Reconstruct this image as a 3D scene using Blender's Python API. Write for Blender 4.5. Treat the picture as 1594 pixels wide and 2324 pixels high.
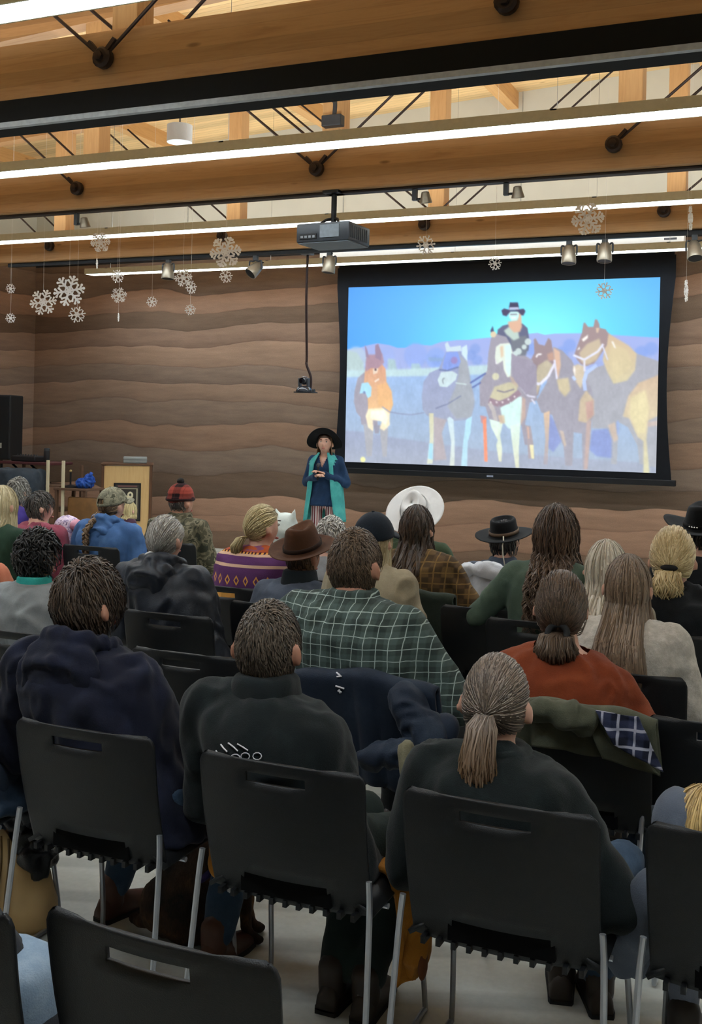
import bpy, bmesh, math, random
import numpy as np
from mathutils import Vector, Matrix

random.seed(7); rng = np.random.default_rng(7)
for o in list(bpy.data.objects): bpy.data.objects.remove(o)
SC = bpy.context.scene
COL = SC.collection

# ------------------------------------------------------------------ camera
FPX, PX, PY = 2500.0, 797.0, 968.0          # focal length and principal point in pixels of the 1594x2324 frame
PSI, ROLL, EYE = math.radians(23.7), math.radians(1.26), 1.72
FW = Vector((-math.sin(PSI), math.cos(PSI), 0))
R0 = Vector((math.cos(PSI), math.sin(PSI), 0)); U0 = Vector((0, 0, 1))
RT = R0*math.cos(ROLL) + U0*math.sin(ROLL)
UP = U0*math.cos(ROLL) - R0*math.sin(ROLL)
CAMP = Vector((0, 0, EYE))
cam = bpy.data.cameras.new('camera'); camo = bpy.data.objects.new('camera', cam); COL.objects.link(camo)
m = Matrix((RT, UP, -FW)).transposed().to_4x4(); m.translation = CAMP
camo.matrix_world = m
cam.sensor_fit = 'VERTICAL'; cam.sensor_height = 24.0; cam.lens = 24.0*FPX/2324.0
cam.shift_y = -(1162.0-PY)/2324.0; cam.shift_x = 0.0
cam.clip_start = 0.05; cam.clip_end = 100
SC.camera = camo

# ------------------------------------------------------------------ world and exposure
w = bpy.data.worlds.new('world'); SC.world = w; w.use_nodes = True
w.node_tree.nodes['Background'].inputs[0].default_value = (0.30, 0.33, 0.40, 1)
w.node_tree.nodes['Background'].inputs[1].default_value = 0.10
SC.view_settings.view_transform = 'Standard'; SC.view_settings.look = 'None'
SC.view_settings.exposure = 0.25; SC.view_settings.gamma = 1.0
SC.view_settings.use_curve_mapping = False
LAMP_DOWN, LAMP_UP = 25.0, 15.0               # strength of the linear lamps, louvre side and roof side

def at(x, y, D):
    """point on the pixel's ray at wall-parallel distance D (world y)"""
    d = FW + RT*((x-PX)/FPX) + UP*((PY-y)/FPX)
    return CAMP + d*(D/d.y)
def at_h(x, y, h):
    d = FW + RT*((x-PX)/FPX) + UP*((PY-y)/FPX)
    return CAMP + d*((h-EYE)/d.z)

# ------------------------------------------------------------------ materials
def lin(c):
    if isinstance(c, str): c = tuple(int(c[i:i+2], 16) for i in (0, 2, 4))
    c = [v/255 for v in c]
    return tuple(v/12.92 if v <= .04045 else ((v+.055)/1.055)**2.4 for v in c)
class NT:
    def __init__(s, name):
        s.m = bpy.data.materials.new(name); s.m.use_nodes = True
        s.t = s.m.node_tree; s.b = s.t.nodes['Principled BSDF']
    def n(s, typ, **kw):
        nd = s.t.nodes.new('ShaderNode'+typ)
        for k, v in kw.items(): setattr(nd, k, v)
        return nd
    def l(s, a, b): s.t.links.new(a, b)
    def val(s, sock, v):
        if isinstance(v, (int, float)) and sock.type == 'RGBA': v = (v, v, v, 1)
        if isinstance(v, tuple) and len(v) == 3 and sock.type == 'RGBA': v = (*v, 1)
        sock.default_value = v
    def put(s, sock, v):
        if hasattr(v, 'is_output'): s.l(v, sock)
        else: s.val(sock, v)
    def math(s, op, a, b=0.0, c=None):
        nd = s.n('Math', operation=op); s.put(nd.inputs[0], a); s.put(nd.inputs[1], b)
        if c is not None: s.put(nd.inputs[2], c)
        return nd.outputs[0]
    def mix(s, f, a, b, mode='MIX'):
        nd = s.n('Mix', data_type='RGBA', blend_type=mode); nd.clamp_factor = True
        s.put(nd.inputs[0], f); s.put(nd.inputs[6], a); s.put(nd.inputs[7], b)
        return nd.outputs[2]
    def ramp(s, f, stops, interp='LINEAR'):
        nd = s.n('ValToRGB'); cr = nd.color_ramp; cr.interpolation = interp
        while len(cr.elements) < len(stops): cr.elements.new(.5)
        for e, (p, c) in zip(cr.elements, stops):
            e.position = p; e.color = (*c, 1) if isinstance(c, tuple) else (c, c, c, 1)
        s.put(nd.inputs[0], f); return nd.outputs[0]
    def coord(s, scale=(1, 1, 1), out='Object'):
        tc = s.n('TexCoord'); mp = s.n('Mapping'); mp.inputs['Scale'].default_value = scale
        s.l(tc.outputs[out], mp.inputs[0]); return mp.outputs[0]
    def noise(s, vec, scale=5, detail=3, rough=.5, dist=0):
        nd = s.n('TexNoise'); s.l(vec, nd.inputs['Vector']); nd.inputs['Scale'].default_value = scale
        nd.inputs['Detail'].default_value = detail; nd.inputs['Roughness'].default_value = rough
        nd.inputs['Distortion'].default_value = dist; return nd.outputs[0]
    def xyz(s, vec):
        nd = s.n('SeparateXYZ'); s.l(vec, nd.inputs[0]); return nd.outputs
    def bump(s, h, strength=.3, dist=.01):
        nd = s.n('Bump'); nd.inputs['Strength'].default_value = strength; nd.inputs['Distance'].default_value = dist
        s.put(nd.inputs['Height'], h); s.l(nd.outputs[0], s.b.inputs['Normal'])
    def col(s, v): s.put(s.b.inputs['Base Color'], v)
    def set(s, rough=.6, metal=0, spec=.4):
        s.b.inputs['Roughness'].default_value = rough; s.b.inputs['Metallic'].default_value = metal
        s.b.inputs['Specular IOR Level'].default_value = spec; return s.m
MATS = {}
def plain(name, c, rough=.6, metal=0, spec=.4, var=.12, nscale=30, bump=.0, bscale=200):
    if name in MATS: return MATS[name]
    t = NT(name); v = t.coord(); c = lin(c)
    n = t.noise(v, nscale, 3)
    a = tuple(x*(1-var) for x in c); b = tuple(min(1, x*(1+var)) for x in c)
    t.col(t.ramp(n, [(.3, a), (.7, b)]))
    if bump: t.bump(t.noise(v, bscale, 2), bump, .004)
    MATS[name] = t.set(rough, metal, spec); return MATS[name]
def fabric(name, c, c2=None, var=.25, scale=9, fine=260, bump=.5, rough=.9, sheen=.04):
    """woven or knitted cloth: cloudy tone, fine thread relief"""
    if name in MATS: return MATS[name]
    t = NT(name); v = t.coord(); c = lin(c); c2 = lin(c2) if c2 else tuple(min(1, x*(1+var)+.002) for x in c)
    a = tuple(x*(1-var) for x in c)
    n = t.noise(v, scale, 5, .6)
    f = t.noise(v, fine, 2)
    base = t.ramp(n, [(.25, a), (.5, c), (.8, c2)])
    t.col(t.mix(t.math('MULTIPLY', f, .5), base, tuple(x*.6 for x in c)))
    t.bump(t.math('ADD', t.math('MULTIPLY', n, 1.2), t.math('MULTIPLY', f, .35)), bump, .006)
    t.b.inputs['Sheen Weight'].default_value = sheen; t.b.inputs['Sheen Roughness'].default_value = .5
    MATS[name] = t.set(rough, 0, .2); return MATS[name]
def emit(name, c, strength):
    if name in MATS: return MATS[name]
    t = NT(name); t.col((.8, .8, .8)); t.b.inputs['Emission Color'].default_value = (*c, 1)
    t.b.inputs['Emission Strength'].default_value = strength
    MATS[name] = t.set(.5); return MATS[name]
def attrmat(name, attr, rough=.5, spec=.4, emission=0, bump=0):
    if name in MATS: return MATS[name]
    t = NT(name); a = t.n('Attribute', attribute_name=attr)
    if emission:
        t.col((.02, .02, .02)); t.l(a.outputs['Color'], t.b.inputs['Emission Color'])
        t.b.inputs['Emission Strength'].default_value = emission
    else: t.l(a.outputs['Color'], t.b.inputs['Base Color'])
    if bump: t.bump(t.noise(t.coord(), 300, 2), bump, .002)
    MATS[name] = t.set(rough, 0, spec); return MATS[name]

# ------------------------------------------------------------------ objects
def tag(o, label=None, cat=None, group=None, kind=None):
    if label: o['label'] = label
    if cat: o['category'] = cat
    if group: o['group'] = group
    if kind: o['kind'] = kind
    return o
def empty(name, loc=(0, 0, 0), rz=0.0, label=None, cat=None, group=None, kind=None):
    o = bpy.data.objects.new(name, None); COL.objects.link(o)
    o.location = loc; o.rotation_euler = (0, 0, rz); o.empty_display_size = .05
    return tag(o, label, cat, group, kind)
def npmesh(name, V, F, smooth=True):
    """V (n,3) array, F list/array of polygons -> mesh"""
    me = bpy.data.meshes.new(name)
    if isinstance(F, np.ndarray):
        k = F.shape[1]; me.vertices.add(len(V)); me.vertices.foreach_set('co', np.asarray(V, np.float32).ravel())
        me.loops.add(F.size); me.loops.foreach_set('vertex_index', F.astype(np.int32).ravel())
        me.polygons.add(len(F)); me.polygons.foreach_set('loop_start', np.arange(0, F.size, k, dtype=np.int32))
        me.update(calc_edges=True)
    else:
        me.from_pydata([tuple(v) for v in V], [], [tuple(int(i) for i in f) for f in F]); me.update()
    me.validate()
    if smooth: me.polygons.foreach_set('use_smooth', [True]*len(me.polygons))
    return me
def link(name, me, mt, parent=None, loc=None, rot=None):
    o = bpy.data.objects.new(name, me); COL.objects.link(o)
    if mt: me.materials.append(mt) if not me.materials else None
    if parent: o.parent = parent
    if loc is not None: o.location = loc
    if rot is not None: o.rotation_euler = rot
    return o
def copy_tree(o, parent=None):
    c = o.copy(); COL.objects.link(c)
    if parent: c.parent = parent
    for ch in list(o.children): copy_tree(ch, c)
    return c

class MB:
    """collects simple solids into one mesh"""
    def __init__(s): s.v = []; s.f = []
    def add(s, V, F):
        k = len(s.v); s.v += [tuple(p) for p in V]; s.f += [tuple(int(i)+k for i in f) for f in F]; return s
    def box(s, lo, hi, mtx=None, bev=0):
        x0, y0, z0 = lo; x1, y1, z1 = hi
        if bev:
            b = bev; V = []; F = []
            bm = bmesh.new(); bmesh.ops.create_cube(bm, size=1)
            for v in bm.verts: v.co = Vector((x0+(v.co.x+.5)*(x1-x0), y0+(v.co.y+.5)*(y1-y0), z0+(v.co.z+.5)*(z1-z0)))
            bmesh.ops.bevel(bm, geom=bm.edges[:], offset=b, segments=2, affect='EDGES', profile=.5)
            bm.verts.index_update(); V = [v.co.copy() for v in bm.verts]; F = [[v.index for v in f.verts] for f in bm.faces]; bm.free()
        else:
            V = [Vector(p) for p in ((x0, y0, z0), (x1, y0, z0), (x1, y1, z0), (x0, y1, z0), (x0, y0, z1), (x1, y0, z1), (x1, y1, z1), (x0, y1, z1))]
            F = [(0, 3, 2, 1), (4, 5, 6, 7), (0, 1, 5, 4), (1, 2, 6, 5), (2, 3, 7, 6), (3, 0, 4, 7)]
        if mtx: V = [mtx @ v for v in V]
        return s.add(V, F)
    def tube(s, path, r, n=8, caps=True):
        V, F = tube(path, r, n, caps); return s.add(V, F)
    def lathe(s, prof, n=20, mtx=None, axis='z'):
        V, F = lathe(prof, n)
        if mtx: V = [mtx @ Vector(v) for v in V]
        return s.add(V, F)
    def build(s, name, mt, parent=None, smooth=False, loc=None, auto=True):
        me = npmesh(name, s.v, s.f, smooth)
        if smooth and auto:
            try: me.set_sharp_from_angle(angle=math.radians(42))
            except Exception: pass
        return link(name, me, mt, parent, loc)
def tube(path, r, n=8, caps=True):
    P = [Vector(p) for p in path]; k = len(P)
    rs = r if isinstance(r, (list, tuple)) else [r]*k
    V = []; F = []; up = None
    for i, p in enumerate(P):
        d = (P[min(i+1, k-1)]-P[max(i-1, 0)]).normalized()
        if up is None:
            up = Vector((0, 0, 1)) if abs(d.z) < .9 else Vector((1, 0, 0))
        a = d.cross(up).normalized(); b = a.cross(d).normalized(); up = b
        for j in range(n):
            t = 2*math.pi*j/n; V.append(p+(a*math.cos(t)+b*math.sin(t))*rs[i])
    for i in range(k-1):
        for j in range(n):
            F.append((i*n+j, i*n+(j+1) % n, (i+1)*n+(j+1) % n, (i+1)*n+j))
    if caps: F.append(tuple(range(n-1, -1, -1))); F.append(tuple((k-1)*n+j for j in range(n)))
    return V, F
def lathe(prof, n=20):
    V = []; F = []
    for r, z in prof:
        for j in range(n):
            t = 2*math.pi*j/n; V.append((r*math.cos(t), r*math.sin(t), z))
    for i in range(len(prof)-1):
        for j in range(n): F.append((i*n+j, i*n+(j+1) % n, (i+1)*n+(j+1) % n, (i+1)*n+j))
    F.append(tuple(range(n-1, -1, -1))); F.append(tuple((len(prof)-1)*n+j for j in range(n)))
    return V, F
def bez(pts, n=8):
    """smooth polyline through points (Catmull-Rom)"""
    P = [Vector(p) for p in pts]; out = []
    for i in range(len(P)-1):
        p0, p1, p2, p3 = P[max(i-1, 0)], P[i], P[i+1], P[min(i+2, len(P)-1)]
        for k in range(n):
            t = k/n
            out.append(.5*((2*p1)+(-p0+p2)*t+(2*p0-5*p1+4*p2-p3)*t*t+(-p0+3*p1-3*p2+p3)*t**3))
    out.append(P[-1]); return out

# ------------------------------------------------------------------ remeshing in a scratch scene
TMP = bpy.data.scenes.new('scratch')
def apply_mods(me, mods):
    o = bpy.data.objects.new('t', me); TMP.collection.objects.link(o)
    for typ, kw in mods:
        md = o.modifiers.new('m', typ)
        for k, v in kw.items(): setattr(md, k, v)
    vl = TMP.view_layers[0]; vl.update(); dg = vl.depsgraph
    out = bpy.data.meshes.new_from_object(o.evaluated_get(dg))
    bpy.data.objects.remove(o); bpy.data.meshes.remove(me)
    return out
def arrays(me):
    V = np.empty(len(me.vertices)*3, np.float32); me.vertices.foreach_get('co', V); V = V.reshape(-1, 3).astype(float)
    E = np.empty(len(me.edges)*2, np.int32); me.edges.foreach_get('vertices', E); E = E.reshape(-1, 2)
    return V, E
def laplace(V, E, it, lam=.5):
    n = len(V); deg = np.bincount(E.ravel(), minlength=n).astype(float); deg[deg == 0] = 1
    for _ in range(it):
        S = np.empty_like(V)
        for k in range(3):
            S[:, k] = np.bincount(E[:, 0], V[E[:, 1], k], n)+np.bincount(E[:, 1], V[E[:, 0], k], n)
        V = V+lam*(S/deg[:, None]-V)
    return V
def vnoise(p, freq=1.0, seed=0):
    """value noise, -1..1, p (n,3)"""
    q = np.asarray(p)*freq+seed*17.13; i = np.floor(q).astype(np.int64); f = q-i; f = f*f*(3-2*f)
    def h(a, b, c):
        x = (a*374761393+b*668265263+c*2147483647+seed*1274126177) & 0xffffffff
        x = ((x ^ (x >> 13))*1274126177) & 0xffffffff
        return ((x ^ (x >> 16)) & 0xffff)/32767.5-1
    r = 0
    for dx in (0, 1):
        for dy in (0, 1):
            for dz in (0, 1):
                wgt = (f[:, 0] if dx else 1-f[:, 0])*(f[:, 1] if dy else 1-f[:, 1])*(f[:, 2] if dz else 1-f[:, 2])
                r = r+wgt*h(i[:, 0]+dx, i[:, 1]+dy, i[:, 2]+dz)
    return r
def vnormals(me):
    N = np.empty(len(me.vertices)*3, np.float32); me.vertex_normals.foreach_get('vector', N); return N.reshape(-1, 3)
def merge(parts):
    V = []; F = []; k = 0
    for v, f in parts:
        V.append(np.asarray([tuple(q) for q in v], float)); F += [tuple(int(i)+k for i in q) for q in f]; k += len(v)
    return np.concatenate(V), F
def fuse(name, parts, voxel, smooth=4, wrinkle=0, wfreq=(14, 14, 9), seed=1, extra=None):
    """union of closed shells -> one continuous skin; optional cloth folds"""
    V, F = merge(parts)
    me = apply_mods(npmesh(name, V, F, False), [('REMESH', dict(mode='VOXEL', voxel_size=voxel))])
    V, E = arrays(me); V = laplace(V, E, smooth)
    me.vertices.foreach_set('co', V.astype(np.float32).ravel()); me.update()
    if wrinkle or extra:
        N = vnormals(me); d = np.zeros(len(V))
        if wrinkle:
            q = V*np.array(wfreq)
            warp = np.stack([vnoise(q, .5, seed+5), vnoise(q, .5, seed+6), vnoise(q, .5, seed+7)], 1)
            a = vnoise(q+warp*1.2, 1, seed); b = vnoise(q*2.1+warp, 1, seed+3)
            d += 1.7*wrinkle*((1-np.abs(a)*2)*.8+b*.3)
        if extra: d += extra(V, N)
        V = V+N*d[:, None]; V = laplace(V, E, 1)
        me.vertices.foreach_set('co', V.astype(np.float32).ravel()); me.update()
    me.polygons.foreach_set('use_smooth', [True]*len(me.polygons)); me.name = name
    return me
def cone(p0, r0, p1, r1, n=14, sq=(1, 1)):
    """tapered capsule; sq flattens its section"""
    p0 = Vector(p0); p1 = Vector(p1); d = p1-p0; L = d.length or 1e-4; d = d/L
    up = Vector((0, 0, 1)) if abs(d.z) < .9 else Vector((0, 1, 0))
    a = d.cross(up).normalized(); b = a.cross(d).normalized(); V = []; F = []
    rows = [(-r0*.98, r0*.2), (-r0*.7, r0*.71), (-r0*.35, r0*.94), (0, r0)]
    rows += [(L*.5, (r0+r1)/2), (L, r1), (L+r1*.35, r1*.94), (L+r1*.7, r1*.71), (L+r1*.98, r1*.2)]
    for h, r in rows:
        for j in range(n):
            t = 2*math.pi*j/n; V.append(p0+d*h+(a*math.cos(t)*sq[0]+b*math.sin(t)*sq[1])*r)
    k = len(rows)
    for i in range(k-1):
        for j in range(n): F.append((i*n+j, i*n+(j+1) % n, (i+1)*n+(j+1) % n, (i+1)*n+j))
    F.append(tuple(range(n-1, -1, -1))); F.append(tuple((k-1)*n+j for j in range(n)))
    return V, F
def ell(c, r, n=18, m=12, mtx=None):
    c = Vector(c); V = []; F = []
    for i in range(m+1):
        t = -math.pi/2*.985+math.pi*.985*i/m
        for j in range(n):
            p = 2*math.pi*j/n
            q = Vector((math.cos(t)*math.cos(p)*r[0], math.cos(t)*math.sin(p)*r[1], math.sin(t)*r[2]))
            V.append(c+(mtx @ q if mtx else q))
    for i in range(m):
        for j in range(n): F.append((i*n+j, i*n+(j+1) % n, (i+1)*n+(j+1) % n, (i+1)*n+j))
    F.append(tuple(range(n-1, -1, -1))); F.append(tuple(m*n+j for j in range(n)))
    return V, F
def loft(rings):
    n = len(rings[0]); V = [p for r in rings for p in r]; F = []
    for i in range(len(rings)-1):
        for j in range(n): F.append((i*n+j, i*n+(j+1) % n, (i+1)*n+(j+1) % n, (i+1)*n+j))
    F.append(tuple(range(n-1, -1, -1))); F.append(tuple((len(rings)-1)*n+j for j in range(n)))
    return V, F
def sring(c, w, d, n=24, e=2.4):
    out = []
    for j in range(n):
        t = 2*math.pi*j/n; ct, st = math.cos(t), math.sin(t)
        out.append(Vector((c[0]+w*math.copysign(abs(ct)**(2/e), ct), c[1]+d*math.copysign(abs(st)**(2/e), st), c[2])))
    return out
def torus(c, R, r, n=28, m=10, sq=1.0, mtx=None):
    V = []; F = []; c = Vector(c)
    for i in range(n):
        a = 2*math.pi*i/n
        for j in range(m):
            b = 2*math.pi*j/m
            q = Vector(((R+r*math.cos(b))*math.cos(a), (R+r*math.cos(b))*math.sin(a)*sq, r*math.sin(b)))
            V.append(c+(mtx @ q if mtx else q))
    for i in range(n):
        for j in range(m):
            F.append((i*m+j, ((i+1) % n)*m+j, ((i+1) % n)*m+(j+1) % m, i*m+(j+1) % m))
    return V, F
def thick(V, F, t, bevel=0):
    mods = [('SOLIDIFY', dict(thickness=t, offset=0))]
    return apply_mods(npmesh('t', V, F), mods)
# ================================================================== the room
XL, XR, YB, YF = -11.0, 4.2, -3.5, 13.2
HB = 3.60                                    # underside of the truss bottom chords
TR_D = [5.15, 7.95, 10.47]                   # the three trusses, front faces
POSTX = [-1.38+2.345*k for k in range(-4, 3)]
def deck_z(x): return 5.69+.055*(x+7.39)

def earth_mat():
    t = NT('rammed_earth'); v = t.coord(); x, y, z = t.xyz(v)
    u = t.math('ADD', x, y)
    cmb = t.n('CombineXYZ'); t.put(cmb.inputs[0], t.math('MULTIPLY', u, .42)); t.put(cmb.inputs[2], t.math('MULTIPLY', z, .75))
    n1 = t.noise(cmb.outputs[0], 1.0, 1.5, .4)
    cm2 = t.n('CombineXYZ'); t.put(cm2.inputs[0], t.math('MULTIPLY', u, 1.7)); t.put(cm2.inputs[2], t.math('MULTIPLY', z, 1.2))
    n2 = t.noise(cm2.outputs[0], 1.0, 2, .5)
    h = t.math('ADD', t.math('MULTIPLY', z, 3.5), t.math('ADD', t.math('MULTIPLY', n1, 2.2), t.math('MULTIPLY', n2, .35)))
    cell = t.math('FLOOR', h); fr = t.math('FRACT', h)
    wn = t.n('TexWhiteNoise', noise_dimensions='1D'); t.l(cell, wn.inputs['W'])
    base = t.ramp(wn.outputs[0], [(0, lin('6a584a')), (.2, lin('7c6453')), (.4, lin('8e7362')), (.55, lin('7f6d60')), (.7, lin('9a7d69')), (.85, lin('a5806a')), (1, lin('746455'))])
    shade = t.ramp(fr, [(0, .68), (.06, .84), (.3, .94), (.7, 1.04), (.96, 1.08), (1, .74)])
    c = t.mix(1.0, base, shade, 'MULTIPLY')
    cm3 = t.n('CombineXYZ'); t.put(cm3.inputs[0], u); t.put(cm3.inputs[2], t.math('MULTIPLY', z, 7))
    st = t.noise(cm3.outputs[0], 1.6, 5, .65)
    c = t.mix(1.0, c, t.ramp(st, [(.3, .82), (.7, 1.14)]), 'MULTIPLY')
    g = t.noise(v, 90, 4, .7)
    c = t.mix(1.0, c, t.ramp(g, [(.3, .86), (.7, 1.1)]), 'MULTIPLY')
    t.col(c); t.bump(t.math('ADD', t.math('MULTIPLY', shade, .6), t.math('MULTIPLY', g, .3)), .35, .02)
    return t.set(.95, 0, .15)
EARTH = earth_mat()
def wood_mat(name, ca, cb, cd, axis='x', lam=0, boards=0, knots=True):
    t = NT(name); sc = {'x': (.6, 9, 9), 'y': (9, .6, 9), 'z': (9, 9, .6)}[axis]
    v0 = t.coord(); x, y, z = t.xyz(v0); v = t.coord(sc)
    n = t.noise(v, 2.2, 6, .65, .6)
    c = t.ramp(n, [(.25, lin(ca)), (.5, lin(cb)), (.78, lin(ca))])
    hgt = n
    if lam:
        f = t.math('FRACT', t.math('MULTIPLY', z, 1/lam)); cell = t.math('FLOOR', t.math('MULTIPLY', z, 1/lam))
        wn = t.n('TexWhiteNoise', noise_dimensions='1D'); t.l(cell, wn.inputs['W'])
        c = t.mix(1.0, c, t.ramp(wn.outputs[0], [(0, .84), (1, 1.1)]), 'MULTIPLY')
        c = t.mix(1.0, c, t.ramp(f, [(0, .78), (.05, 1.0), (1, 1.0)]), 'MULTIPLY')
    if boards:
        f = t.math('FRACT', t.math('MULTIPLY', y, 1/boards)); cell = t.math('FLOOR', t.math('MULTIPLY', y, 1/boards))
        wn = t.n('TexWhiteNoise', noise_dimensions='1D'); t.l(cell, wn.inputs['W'])
        c = t.mix(1.0, c, t.ramp(wn.outputs[0], [(0, .80), (1, 1.12)]), 'MULTIPLY')
        c = t.mix(1.0, c, t.ramp(f, [(0, .45), (.07, 1.0), (.95, 1.0), (1, .6)]), 'MULTIPLY')
    if knots:
        vo = t.n('TexVoronoi'); t.l(t.coord({'x': (1.0, 3, 3.4), 'y': (3, 1, 3.4), 'z': (3, 3, 1.0)}[axis]), vo.inputs['Vector']); vo.inputs['Scale'].default_value = 1.5
        k = t.ramp(vo.outputs['Distance'], [(.035, 1.0), (.085, 0.0)])
        c = t.mix(t.math('MULTIPLY', k, .6), c, lin(cd))
    t.col(c); t.bump(hgt, .08, .01)
    return t.set(.5, 0, .35)
GLULAM = wood_mat('glulam_timber', '9c7046', 'b2885c', '553719', 'x', lam=.085)
POSTW = wood_mat('post_timber', 'b68a58', 'cb9f6c', '7a4d26', 'z')
DECKW = wood_mat('roof_deck_boards', 'cfa56c', 'e2bf88', '966a38', 'x', boards=.085)
JOISTW = wood_mat('joist_timber', 'b5854f', 'cc9c62', '7a4d26', 'y')
def floor_mat():
    t = NT('polished_concrete'); v = t.coord(); x, y, z = t.xyz(v)
    n = t.noise(v, .9, 5, .6); g = t.noise(v, 40, 3, .6)
    c = t.ramp(n, [(.3, lin('b4b6b0')), (.7, lin('cbccc5'))])
    c = t.mix(1.0, c, t.ramp(g, [(.3, .93), (.7, 1.05)]), 'MULTIPLY')
    # soft shadow bands across the floor, painted into its colour
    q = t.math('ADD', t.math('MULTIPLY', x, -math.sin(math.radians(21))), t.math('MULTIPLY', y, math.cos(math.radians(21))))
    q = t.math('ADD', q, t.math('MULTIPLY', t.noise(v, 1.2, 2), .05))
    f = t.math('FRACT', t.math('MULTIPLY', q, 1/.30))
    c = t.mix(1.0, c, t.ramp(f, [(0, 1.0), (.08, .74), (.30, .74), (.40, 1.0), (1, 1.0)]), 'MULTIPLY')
    t.col(c); t.bump(g, .04, .002)
    return t.set(.38, 0, .4)
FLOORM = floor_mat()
CREAM = plain('cream_plaster', 'cdcbbd', .9, var=.03, nscale=3)
WHITEP = plain('white_wall_paint', 'c9c8be', .9, var=.03, nscale=3)
BLACKM = plain('black_metal', '15161a', .5, .3, var=.1)
DARKST = plain('dark_steel', '3a2f2b', .5, .6, var=.15)
GREYAL = plain('grey_aluminium', '6d7076', .4, .7, var=.06)

def struct(name, lo, hi, mt):
    return tag(MB().box(lo, hi).build(name, mt), kind='structure')
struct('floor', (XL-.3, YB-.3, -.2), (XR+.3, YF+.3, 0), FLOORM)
EH = 4.02
struct('wall_front', (XL-.3, YF, 0), (XR+.3, YF+.4, EH), EARTH)
struct('wall_front_upper', (XL-.3, YF+.06, EH), (XR+.3, YF+.4, 7.2), CREAM)
struct('wall_left', (XL-.4, YB, 0), (XL, YF, EH), EARTH)
struct('wall_left_upper', (XL-.4, YB, EH), (XL-.06, YF+.06, 7.2), CREAM)
struct('wall_right', (XR, YB, 0), (XR+.3, YF+.06, 7.2), WHITEP)
struct('wall_back', (XL-.4, YB-.3, 0), (XR+.3, YB, 7.2), WHITEP)
struct('trim_1', (XL, YF-.012, EH-.025), (XR, YF+.06, EH+.005), BLACKM)
# faint grooves between the panels of the cream wall
for gx in (-8.4, -6.0, -3.6, -1.2):
    struct('trim_2', (gx-.006, YF+.052, EH+.02), (gx+.006, YF+.06, 6.6), plain('groove_grey', 'a9a89e', .9))
struct('trim_3', (XL, YF+.05, 5.28), (XR, YF+.06, 5.292), plain('groove_grey', 'a9a89e', .9))
# sloping roof deck
def slab(name, z0, z1, y0, y1, x0, x1, mt, fz=deck_z, parent=None):
    V = []
    for (dz) in (z0, z1):
        for (x, y) in ((x0, y0), (x1, y0), (x1, y1), (x0, y1)): V.append((x, y, fz(x)+dz))
    return MB().add(V, [(0, 3, 2, 1), (4, 5, 6, 7), (0, 1, 5, 4), (1, 2, 6, 5), (2, 3, 7, 6), (3, 0, 4, 7)]).build(name, mt, parent)
ceil = tag(slab('ceiling', 0, .2, YB-.3, YF+.4, XL-.4, XR+.3, DECKW), kind='structure')
for i, x in enumerate(POSTX):
    j = MB().box((x-.07, YB, deck_z(x)-.20), (x+.07, YF+.06, deck_z(x)+.01)).build('rafter', JOISTW)
    tag(j, kind='structure'); j.name = 'trim_%d' % (4+i)

# ------------------------------------------------------------------ timber trusses
TLAB = ['timber truss nearest the viewer with a black partition track beneath it',
        'middle timber truss that carries the projector pole',
        'far timber truss in front of the earth wall with spotlights below']
for ti, D in enumerate(TR_D):
    t = empty('roof_truss', (0, D, HB), label=TLAB[ti], cat='roof truss', group='timber roof trusses')
    MB().box((XL, 0, 0), (XR, .20, .34), bev=.012).build('bottom_chord', GLULAM, t)
    slab('top_chord', -.52, -.20, -.0, .16, XL, XR, GLULAM, lambda x: deck_z(x)-HB, t)
    for x in POSTX:
        MB().box((x-.085, .02, .34), (x+.085, .19, deck_z(x)-HB-.5), bev=.008).build('post', POSTW, t)
        nd = MB()
        nd.lathe([(.052, 0), (.06, .01), (.06, .05), (.045, .065)], 14, Matrix.Translation((x-.1, -.005, .17)) @ Matrix.Rotation(math.pi/2, 4, 'X'))
        nd.lathe([(.028, .06), (.028, .085), (.015, .09)], 6, Matrix.Translation((x-.1, -.005, .17)) @ Matrix.Rotation(math.pi/2, 4, 'X'))
        for sx in ((-1, 1) if abs(x-POSTX[3]) < .1 else ((1,) if x > POSTX[3] else (-1,))): nd.box((-.012, -.05, 0), (.012, -.02, .13), Matrix.Translation((x-.1, -.01, .17)) @ Matrix.Rotation(sx*.75, 4, 'Y'))
        nd.build('steel_node', DARKST, t, True)
        # rods fan outwards and up from the middle post
        xm = POSTX[3]
        for sx in (-1, 1):
            if (x-xm)*sx < -.1: continue
            d = (deck_z(x)-HB-.5-.21)/(.82-sx*.055)
            for yy, off in ((-.035, 0.0), (.235, .2 if sx < 0 else .05)):
                MB().tube([(x-.1+off+sx*.05, yy, .21), (x-.1+off+sx*d, yy, .17+.82*d)], .0105, 8).build('tie_rod', DARKST, t, True)
    if ti == 0:
        MB().box((XL, -.03, -.130), (XR, .24, 0)).build('partition_track', plain('black_track', '0b0c0e', .8, spec=.2), t)
        MB().box((XL, -.036, -.160), (XR, .0, -.130)).build('track_rail', plain('pale_rail', '9ea2a6', .6, .0), t)
    if ti == 1:
        MB().box((XL, .06, -.02), (XR, .14, 0)).build('cable_channel', plain('brown_channel', '2c1d12', .6), t)
    if ti == 2:
        MB().box((-9.2, .05, -.045), (XR, .10, 0)).build('lighting_track', BLACKM, t)

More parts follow.
